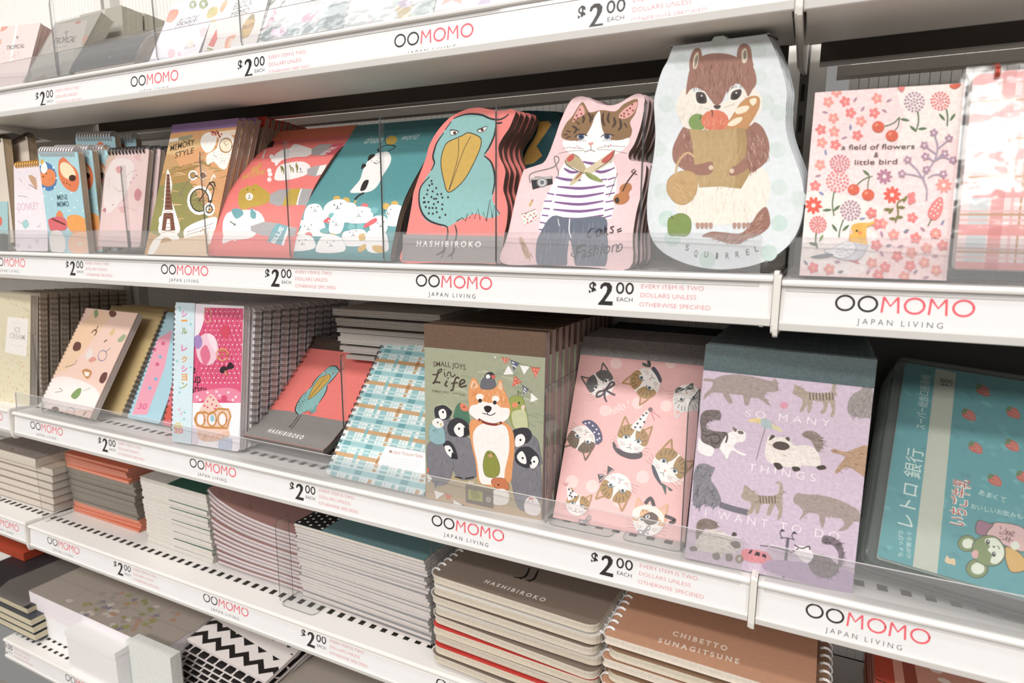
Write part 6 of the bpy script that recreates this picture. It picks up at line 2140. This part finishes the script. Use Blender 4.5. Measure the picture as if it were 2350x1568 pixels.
s = Sheet((-1006.4, 20, -232), 3, 7, -.5, 82, 149.4)
r = pad('notebook', 'cream ice cream notebook with a white label, far left of its shelf', 'notebook', s, 9, '#d8cfb0', '#d3cabf', 'icecream', PAPER, None)
s = Sheet((-1006, 33, -232), 3, 6, 0, 84, 150)
r = pad('spiral_notebook', 'tan-edged ring notebook, first behind the cream ice cream notebook', 'notebook', s, 9, '#c9bba8', '#cdbfae', None, PAPER,
        'ring notebooks behind the ice cream one')
wire_side(r, 84, 9, 150, 20, 4.8, '#6b4a32', side=1, wd=.4)
row(r, 8, (1.0, 12.8, -.4), 'tan-edged ring notebook', 'ring notebooks behind the ice cream one', 'behind the cream ice cream notebook', .3)

# teal notebook case with more cases beneath
s = Sheet((52.7, 16, -205), 0, 43.7, -6.2, 118, 152)
r = pad('notebook', 'teal notebook in a clear case with strawberries and a mouse holding milk', 'notebook', s, 5, '#4f9aa4', '#cfd6d3', 'teal', SATIN, None, corner=2)
b = B()
b.rbox(-6, 122, -1.2, -.9, -5, 156, 6, '#ffffff')
b.rbox(-6, 122, 5.4, 5.7, -5, 156, 6, '#ffffff')
b.obj('clear_case', CASEM, r)
b = B()
for u0, v0, u1, v1 in ((-6, 0, -6, 150), (-1, 156, 122, 156), (-1, -5, 122, -5)):
    b.tube([(u0, 2, v0), (u1, 2, v1)], 1.1, '#6f6660', 6)
b.obj('case_rim', CASEM, r)
for k in range(1, 5):
    s2 = Sheet((50.0 - 1.2 * k, 17 + 3.2 * k, -206.5 - 4.4 * k), 0, 43.7, -6.2, 120, 150)
    r = pad('notebook', f'checked notebook in a clear case, {ORD[k]} under the teal strawberry notebook', 'notebook', s2, 3.2, '#8a938c', '#7d847c', 'casecheck', SATIN,
            'cased notebooks under the teal one', corner=3, layers=1)
    b = B()
    b.rbox(-5, 124, -.7, -.45, -4, 154, 6, '#ffffff')
    b.obj('clear_case', CASEM, r)

s = Sheet((44, 138, -231.5), 2, 6, 0, 125, 158)
r = pad('notebook', 'black cased notebook standing upright behind the teal strawberry notebook', 'notebook', s, 7, '#2c2624', '#3a3431', None, SATIN, 'black cased notebooks at the back', corner=5)
copy_thing(r, (128, 2, 0), 'black cased notebook standing at the right edge behind the teal notebook', 'black cased notebooks at the back')
copy_thing(r, (2, 14, -1), 'black cased notebook, rearmost behind the teal strawberry notebook', 'black cased notebooks at the back')
# ------------------------------------------------------------------ shelf D: flat stacks
def stack(n, first, step, desc, group, where, jit=1.2, yaw=1.2):
    rr = random.Random(first.name + desc)
    for k in range(1, n):
        d = (step[0] * k + rr.uniform(-jit, jit), step[1] * k + rr.uniform(-jit * .6, jit * .6), step[2] * k)
        copy_thing(first, d, f'{desc}, {ORD[k + 1]} {where}', group, Matrix.Rotation(radians(rr.uniform(-yaw, yaw)), 3, 'Z'))


FL = 90
s = Sheet((-1075, 30, -309.5), 0, FL, 0, 134, 140)
r = pad('notepad', 'thick cream notepad with speckled grey cover, topmost at the far left', 'notepad', s, 12.6, '#8d8079', '#d8cdbd', 'speckle', PAPER, 'thick cream notepads', layers=2, tone=.03)
s = Sheet((-1060, 36, -322.6), 0, FL, 0, 145, 140)
r = pad('notepad', 'thick cream notepad, second from the top of the far left stack', 'notepad', s, 10.6, '#b9a694', '#dacfc1', None, PAPER, 'thick cream notepads', layers=2, tone=.03, backc='#8f7c70')
stack(6, r, (-2.4, 0, -11.1), 'thick cream notepad', 'thick cream notepads', 'from the top below the speckled notepad', .8, .5)

s = Sheet((-912, 52, -303), 0, FL, 0, 138, 130)
r0 = pad('notebook', 'thin orange notebook, topmost of the orange and grey stack', 'notebook', s, 3.9, '#cf6a48', '#e0947a', None, PAPER, 'thin orange notebooks', layers=1)
stack(5, r0, (-.2, .2, -4.15), 'thin orange notebook', 'thin orange notebooks', 'from the top of the orange and grey stack', 1.6, 1.2)
s = Sheet((-911, 53, -323.8), 0, FL, 0, 142, 130)
r1 = pad('notebook', 'thin grey notebook, uppermost grey one between the orange notebooks', 'notebook', s, 3.9, '#7d7468', '#958b7f', None, PAPER, 'thin grey notebooks', layers=1, tone=.2)
stack(12, r1, (.2, .1, -4.15), 'thin grey notebook', 'thin grey notebooks', 'of the grey ones between the orange notebooks', 1.2, .8)
s = Sheet((-909, 54, -373.6), 0, FL, 0, 144, 130)
r2 = pad('notebook', 'thin orange notebook lying under the grey notebooks, uppermost of the lower orange ones', 'notebook', s, 3.7, '#d2714e', '#dd8d72', None, PAPER, 'thin orange notebooks', layers=1)
stack(4, r2, (.3, 0, -3.9), 'thin orange notebook', 'thin orange notebooks', 'of the lower orange ones under the grey notebooks', 1.2, .8)

s = Sheet((-737, 43, -303), -1, FL, 0, 122, 130)
r = pad('notebook', 'white and dark green notebook, topmost of the green and white stack', 'notebook', s, 4.8, '#e2ddd6', '#dfd7ce', 'greenhalf', GLOSS, 'green and white notebooks', layers=2, tone=.08)
stack(17, r, (.2, 0, -5.05), 'green and white notebook', 'green and white notebooks', 'from the top of its stack', 1.3, .7)

for k in range(14):                                  # curled pink notebooks
    rise = 27 * (1 - k / 16) ** 1.5
    zt = -389 + 68 - 4.85 * k
    s = Sheet((-478 + k * .8, 41 + rnd.uniform(-1, 1), zt), 90, 0, 0, 120, 140,
              [(0, 0), (40, .6 + rise * .04), (85, rise * .28), (118, rise * .66), (136 - rise * .12, rise)])
    pad('notebook', 'dusty pink floral notebook, topmost of the curling stack' if k == 0 else f'curling pink floral notebook, {ORD[k + 1]} from the top of its stack',
        'notebook', s, 4.4, '#a97f78', '#ddd2d4', 'pinkcurl' if k == 0 else None, SATIN, 'curling pink notebooks', layers=2, tone=.1, backc='#a89a98')

s = Sheet((-472, 34, -303.5), -1.5, FL, 0, 166, 135)
r = pad('notebook', 'slate blue notebook with black dotted spine, topmost of its stack', 'notebook', s, 3.3, '#5f7f82', '#d9cfc2', 'polka', PAPER, 'slate blue notebooks', layers=1)
s = Sheet((-471.5, 34, -306.95), -1.5, FL, 0, 167, 135)
r = pad('notebook', 'pale-edged notebook lying just under the slate blue dotted one', 'notebook', s, 3.3, '#9b9a9c', '#d6cdc8', None, PAPER, 'pale-edged notebooks under the slate blue one', layers=1)
stack(24, r, (.25, 0, -3.42), 'pale-edged notebook', 'pale-edged notebooks under the slate blue one', 'of those under the slate blue dotted one', 1.8, 1.0)

s = Sheet((-286, 8.5, -300), -3.0, FL, 0, 158, 178)
r = pad('spiral_notebook', 'brown shoebill spiral notebook, topmost of its stack', 'notebook', s, 7.4, '#7c6c60', '#d3c8b6', 'brownshoe', PAPER, 'brown shoebill spiral notebooks', corner=9, layers=3, tone=.1)
wire_side(r, 0, 7.4, 178, 18, 4.8, '#dcd7d5', hole=5.5, wd=.62)
sp = pad('spiral_notebook', 'brown spiral notebook turned end for end, second from the top', 'notebook',
         Sheet((-284, 6, -309.8), -2, FL, 0, 158, 178), 7.4, '#d6d1ca', '#d3c7b4', None, PAPER, 'brown shoebill spiral notebooks', corner=9, layers=3, tone=.1)
wire_side(sp, 158, 7.4, 178, 18, 4.8, '#dcd7d5', side=1, hole=5.5, wd=.62)
rd = pad('spiral_notebook', 'red-covered spiral notebook, sixth from the top of the shoebill stack', 'notebook',
         Sheet((-285, 6, -300 - 9.7 * 5), -2, FL, 0, 158, 178), 7.4, '#c8382f', '#d9cbb6', None, PAPER, 'red-covered spiral notebooks', corner=9, layers=3, tone=.1)
wire_side(rd, 158, 7.4, 178, 18, 4.8, '#dcd7d5', side=1, hole=5.5, wd=.62)
copy_thing(rd, (1, .5, -19.4), 'red-covered spiral notebook, eighth from the top of the shoebill stack', 'red-covered spiral notebooks')
for k in (2, 3, 4, 6, 8):
    src = r if k % 2 == 0 else sp
    dz = -9.7 * (k if src is r else k - 1)
    copy_thing(src, (rnd.uniform(-1.5, 1.5), rnd.uniform(-2, 1), dz), f'brown shoebill spiral notebook, {ORD[k + 1]} from the top of its stack',
               'brown shoebill spiral notebooks', Matrix.Rotation(radians(rnd.uniform(-.8, .8)), 3, 'Z'))

s = Sheet((-121.5, -1.5, -303), -1.5, FL, 0, 146, 180)
r = pad('spiral_notebook', 'tan fox spiral notebook with white rings, topmost of its stack', 'notebook', s, 7.4, '#bb8a6c', '#e2d6c6', 'fox', PAPER, 'tan fox spiral notebooks', layers=3, corner=3, tone=.1)
wire_side(r, 0, 7.4, 180, 18, 4.9, '#e6e1de', hole=6, wd=.65)
sp = pad('spiral_notebook', 'tan fox spiral notebook turned end for end, second from the top', 'notebook',
         Sheet((-119, -3, -313), -1.5, FL, 0, 152, 180), 7.4, '#8a6a50', '#d9cdb8', None, PAPER, 'tan fox spiral notebooks', layers=3, corner=9, tone=.1)
wire_side(sp, 152, 7.4, 180, 18, 4.9, '#e6e1de', side=1, hole=6, wd=.65)
for k in range(2, 8):
    src = r if k % 2 == 0 else sp
    dz = -10.0 * (k if src is r else k - 1)
    copy_thing(src, (rnd.uniform(-1.5, 1.5), rnd.uniform(-2, 1), dz), f'tan fox spiral notebook, {ORD[k + 1]} from the top of its stack',
               'tan fox spiral notebooks', Matrix.Rotation(radians(rnd.uniform(-.8, .8)), 3, 'Z'))

s = Sheet((62, 4, -310), -2, FL, 0, 150, 150)
r = pad('memo_book', 'pink floral memo book with red edge and black cords, topmost', 'memo book', s, 9, '#d79b86', '#c98a7a', 'redfloral', PAPER, 'pink floral memo books', layers=2)
row(r, 6, (.3, .3, -10), 'pink floral memo book with red edge', 'pink floral memo books', 'from the top of its stack', .8)

# ------------------------------------------------------------------ shelf E: boxed calendars and patterned books
s = Sheet((-1006, 30, -525), -.5, FL, 0, 300, 150)
r = pad('calendar', 'wide grey-beige boxed calendar with pale flowers, top one', 'calendar', s, 31, '#a89b90', '#eee6ea', 'calendar', PAPER, 'boxed calendars', layers=1, tone=0)
s = Sheet((-1003, 31, -557), -.5, FL, 0, 300, 150)
r = pad('calendar', 'wide white boxed calendar lying under the flowered calendar', 'calendar', s, 34, '#e9e3e2', '#f0eff0', None, PAPER, 'boxed calendars', layers=1, tone=0)
b = B()
b.box(-53, 53, -14, 12, 0, 56, '#f0edee')
t_ = thing('carton', 'small glossy white carton in front of the flowered calendar', 'box', (-820, 20, -592))
b.obj('carton_body', GLOSS, t_)
b = B()
b.box(-54, 54, -15, 13, 50, 58, '#f3f1f1')
b.obj('lid', GLOSS, t_)
t_ = thing('clear_box', 'clear plastic box end beside the small white carton', 'box', (-711, 27, -592))
b = B()
b.box(-40, 40, -12, 2, 0, 76, '#f3eeec')
b.obj('paper_insert', PAPER, t_)
b = B()
b.box(-41.5, 41.5, -14.5, 2.5, 0.1, 77, '#ffffff')
b.obj('clear_cover', CASEM, t_)
s = Sheet((-705, 62, -531), -8, 79, 3, 158, 120)
r = pad('patterned_notebook', 'black and white chevron notebook, topmost of the tilted stack', 'notebook', s, 4.6, '#eee5e2', '#e3dad6', 'chevron', SATIN, 'black and white notebooks', layers=1)
s = Sheet((-704, 57, -541), -9, 80, 4, 158, 120)
r = pad('patterned_notebook', 'black and white notebook under the chevron one, second of the tilted stack', 'notebook', s, 4.4, '#1f1c1c', '#e6deda', 'scallop', SATIN, 'black and white notebooks', layers=1)
row(r, 6, (-2.6, -2.4, -7.4), 'black and white patterned notebook', 'black and white notebooks', 'of those under the chevron notebook', 1.0)
s = Sheet((-545, 40, -541), -3, FL, 0, 300, 140)
r = pad('large_album', 'wide plain grey-beige album lying right of the chevron notebooks', 'album', s, 24, '#a69a8f', '#c9beb4', None, PAPER, None, layers=3)
s = Sheet((-1180, 18, -543), 0, FL, 0, 190, 130)
r = pad('hardback_book', 'black and grey hardback lying at the far left of the lowest shelf', 'book', s, 8, '#2d2e33', '#c9bda0', 'darkbook', SATIN, None, layers=2)
s = Sheet((-1180, 12, -552), 0, FL, 0, 208, 130)
r = pad('hardback_book', 'cream-paged hardback, first under the black and grey hardback', 'book', s, 10.5, '#3a3f48', '#cfc4a6', None, SATIN, 'cream-paged hardbacks', layers=3, backc='#39414c')
row(r, 2, (1, 1, -12), 'cream-paged hardback', 'cream-paged hardbacks', 'under the black and grey hardback', .8)
s = Sheet((-1290, 90, -528), 0, FL, 0, 150, 80)
r = pad('hardback_book', 'bright orange-red book lying behind the black hardback', 'book', s, 14, '#c8451f', '#b54422', None, PAPER, None, layers=2)

# ------------------------------------------------------------------ shelf A: small block memos
s = Sheet((-903.1, 12, 164), 3.8, 17.8, -3.2, 73.5, 80)
r = pad('block_memo', 'pink palm-leaf block memo at the far left of the top shelf', 'block memo', s, 26, '#ead6d2', '#d8b8b0', 'troppink', GLOSS, 'pink palm block memos', layers=9)
copy_thing(r, (4, 31, 1), 'pink palm-leaf block memo, second behind the front pink one', 'pink palm block memos')
s = Sheet((-818.9, 10, 164), -2, 29.4, -.5, 92, 84)
r = pad('block_memo', 'sage green palm block memo leaning in front, in clear film', 'block memo', s, 14, '#b9b5a6', '#b3ad9c', 'tropgreen', GLOSS, 'sage palm block memos', layers=6)
film(r, s, -1, 94, -.5, 86, .7, 14)
s = Sheet((-802, 66, 163), 0, 3, 0, 78, 87)
r = pad('block_memo', 'sage palm block memo standing tall, first of the rear sage blocks', 'block memo', s, 24, '#b3afa2', '#b9b3a4', 'tropback', GLOSS, 'sage palm block memos', layers=8)
row(r, 3, (1, 27, -1), 'sage palm block memo', 'sage palm block memos', 'of the tall rear sage blocks', .6)
s = Sheet((-722, 9, 163), 0, 0, 0, 98, 60, [(0, 0), (6, 12), (20, 30), (48, 46)])
r = pad('block_memo', 'beige memo crumpled in a shiny clear bag, beside the sage memo', 'block memo', s, 9, '#cdbcae', '#c9b6a6', 'bagged', GLOSS, None, layers=3)
film(r, s, -5, 108, 0, s.h, 2.2, 9)
film(r, s, -3, 104, 0, s.h - 3, 3.6, 9, 'crumpled_bag')
s = Sheet((-602.2, 10, 162.2), 2.8, 28, .9, 65.6, 74)
r = pad('block_memo', 'lavender flower block memo with black lettering, left of the fruit memo', 'block memo', s, 12, '#cfc8d2', '#c2bcc4', 'lavblock', GLOSS, None)
s = Sheet((-527.3, 10, 162.2), 4.8, 25.6, 2.6, 64, 72)
r = pad('block_memo', 'white fruit block memo with a watermelon slice and pineapple', 'block memo', s, 12, '#e9e2dd', '#d5cdc8', 'fruits', GLOSS, None)
s = Sheet((-454.4, 10, 163), 3, 27, 2, 92, 76)
r = pad('block_memo', 'teal and magenta heart memo in clear film, right of the fruit memo', 'block memo', s, 12, '#d9dcdd', '#9fb3b3', 'hearts', GLOSS, None)
film(r, s, -2, 92.5, -1, 78, .9, 12)
s = Sheet((-359.5, 10, 162), 3, 27, 2, 83, 74)
r = pad('block_memo', 'pale mint memo with a yellow star, between the heart and bunting memos', 'block memo', s, 12, '#d3dfdc', '#c6d0cc', 'mint', GLOSS, None)
film(r, s, -1, 84, -1, 76, .9, 12)
s = Sheet((-273, 10, 161), 3, 27, 2, 128, 74)
r = pad('block_memo', 'pale pink memo with coral bunting and lilac blots, rightmost on the top shelf', 'block memo', s, 12, '#eddfe2', '#dccfd2', 'bunting', GLOSS, None)

# ------------------------------------------------------------------ dividers
for x, y0, y1, z0, z1, lab in (
        (-427.6, 6, 6.9, -25, 78, 'clear divider between the coral cat pad and the teal bear pad'),
        (-322, 4, 4.9, -25, 92, 'clear divider over the right side of the teal bear pad'),
        (-216.5, 3, 3.9, -25, 92, 'clear divider between the shoebill pad and the dressed cat pad'),
        (-107.5, 4, 4.9, -25, 84, 'clear divider between the dressed cat pad and the squirrel pad'),
        (-535, 5, 5.9, -25, 74, 'clear divider between the ochre travel pad and the coral cat pad'),
        (-655, 5, 5.9, -25, 66, 'clear divider between the pink ring memo and the ochre travel pad')):
    divider(x, y0, y1, z0, z1, lab)
divider(-177.9, 12, 150, -231, -118, 'clear divider standing between the shiba dog pads and the cat head pads', top=-118)
divider(-70.0, 12, 60, -231, -118, 'clear divider standing between the cat head pads and the lilac cat pads', top=-118)
divider(-404.5, 40, 40.9, -231, -118, 'clear divider between the slumped shoebill pad and the tartan notebook')
divider(-872, 12, 12.9, -231, -128, 'clear divider across the front of the peach spiral notebook')
divider_foot(-176, -123, 14, 60, -232, 'clear divider foot plate on the shelf below the shiba dog pads')
divider_foot(-115, -70, 15, 60, -232, 'clear divider foot plate below the pink cat head pads')
divider_foot(-478, -432, 14, 60, -389, 'clear divider foot plate in front of the slate blue notebook stack')
divider(-479.5, 16, 34, -388.8, -296, 'clear divider between the curling pink stack and the slate blue stack')
divider(-907.5, 14, 50, -388.8, -300, 'clear divider between the thick cream notepads and the orange stack')
divider(-291.5, 20, 60, -388.8, -262, 'clear divider between the slate blue stack and the shoebill spiral notebooks')
divider(-470, 5, 5.9, 161, 240, 'clear divider between the fruit memo and the heart memo')
divider(-583, 5, 5.9, 161, 240, 'clear divider over the lavender flower memo')
divider(-745, 5, 5.9, 161, 240, 'clear divider over the sage palm memo')
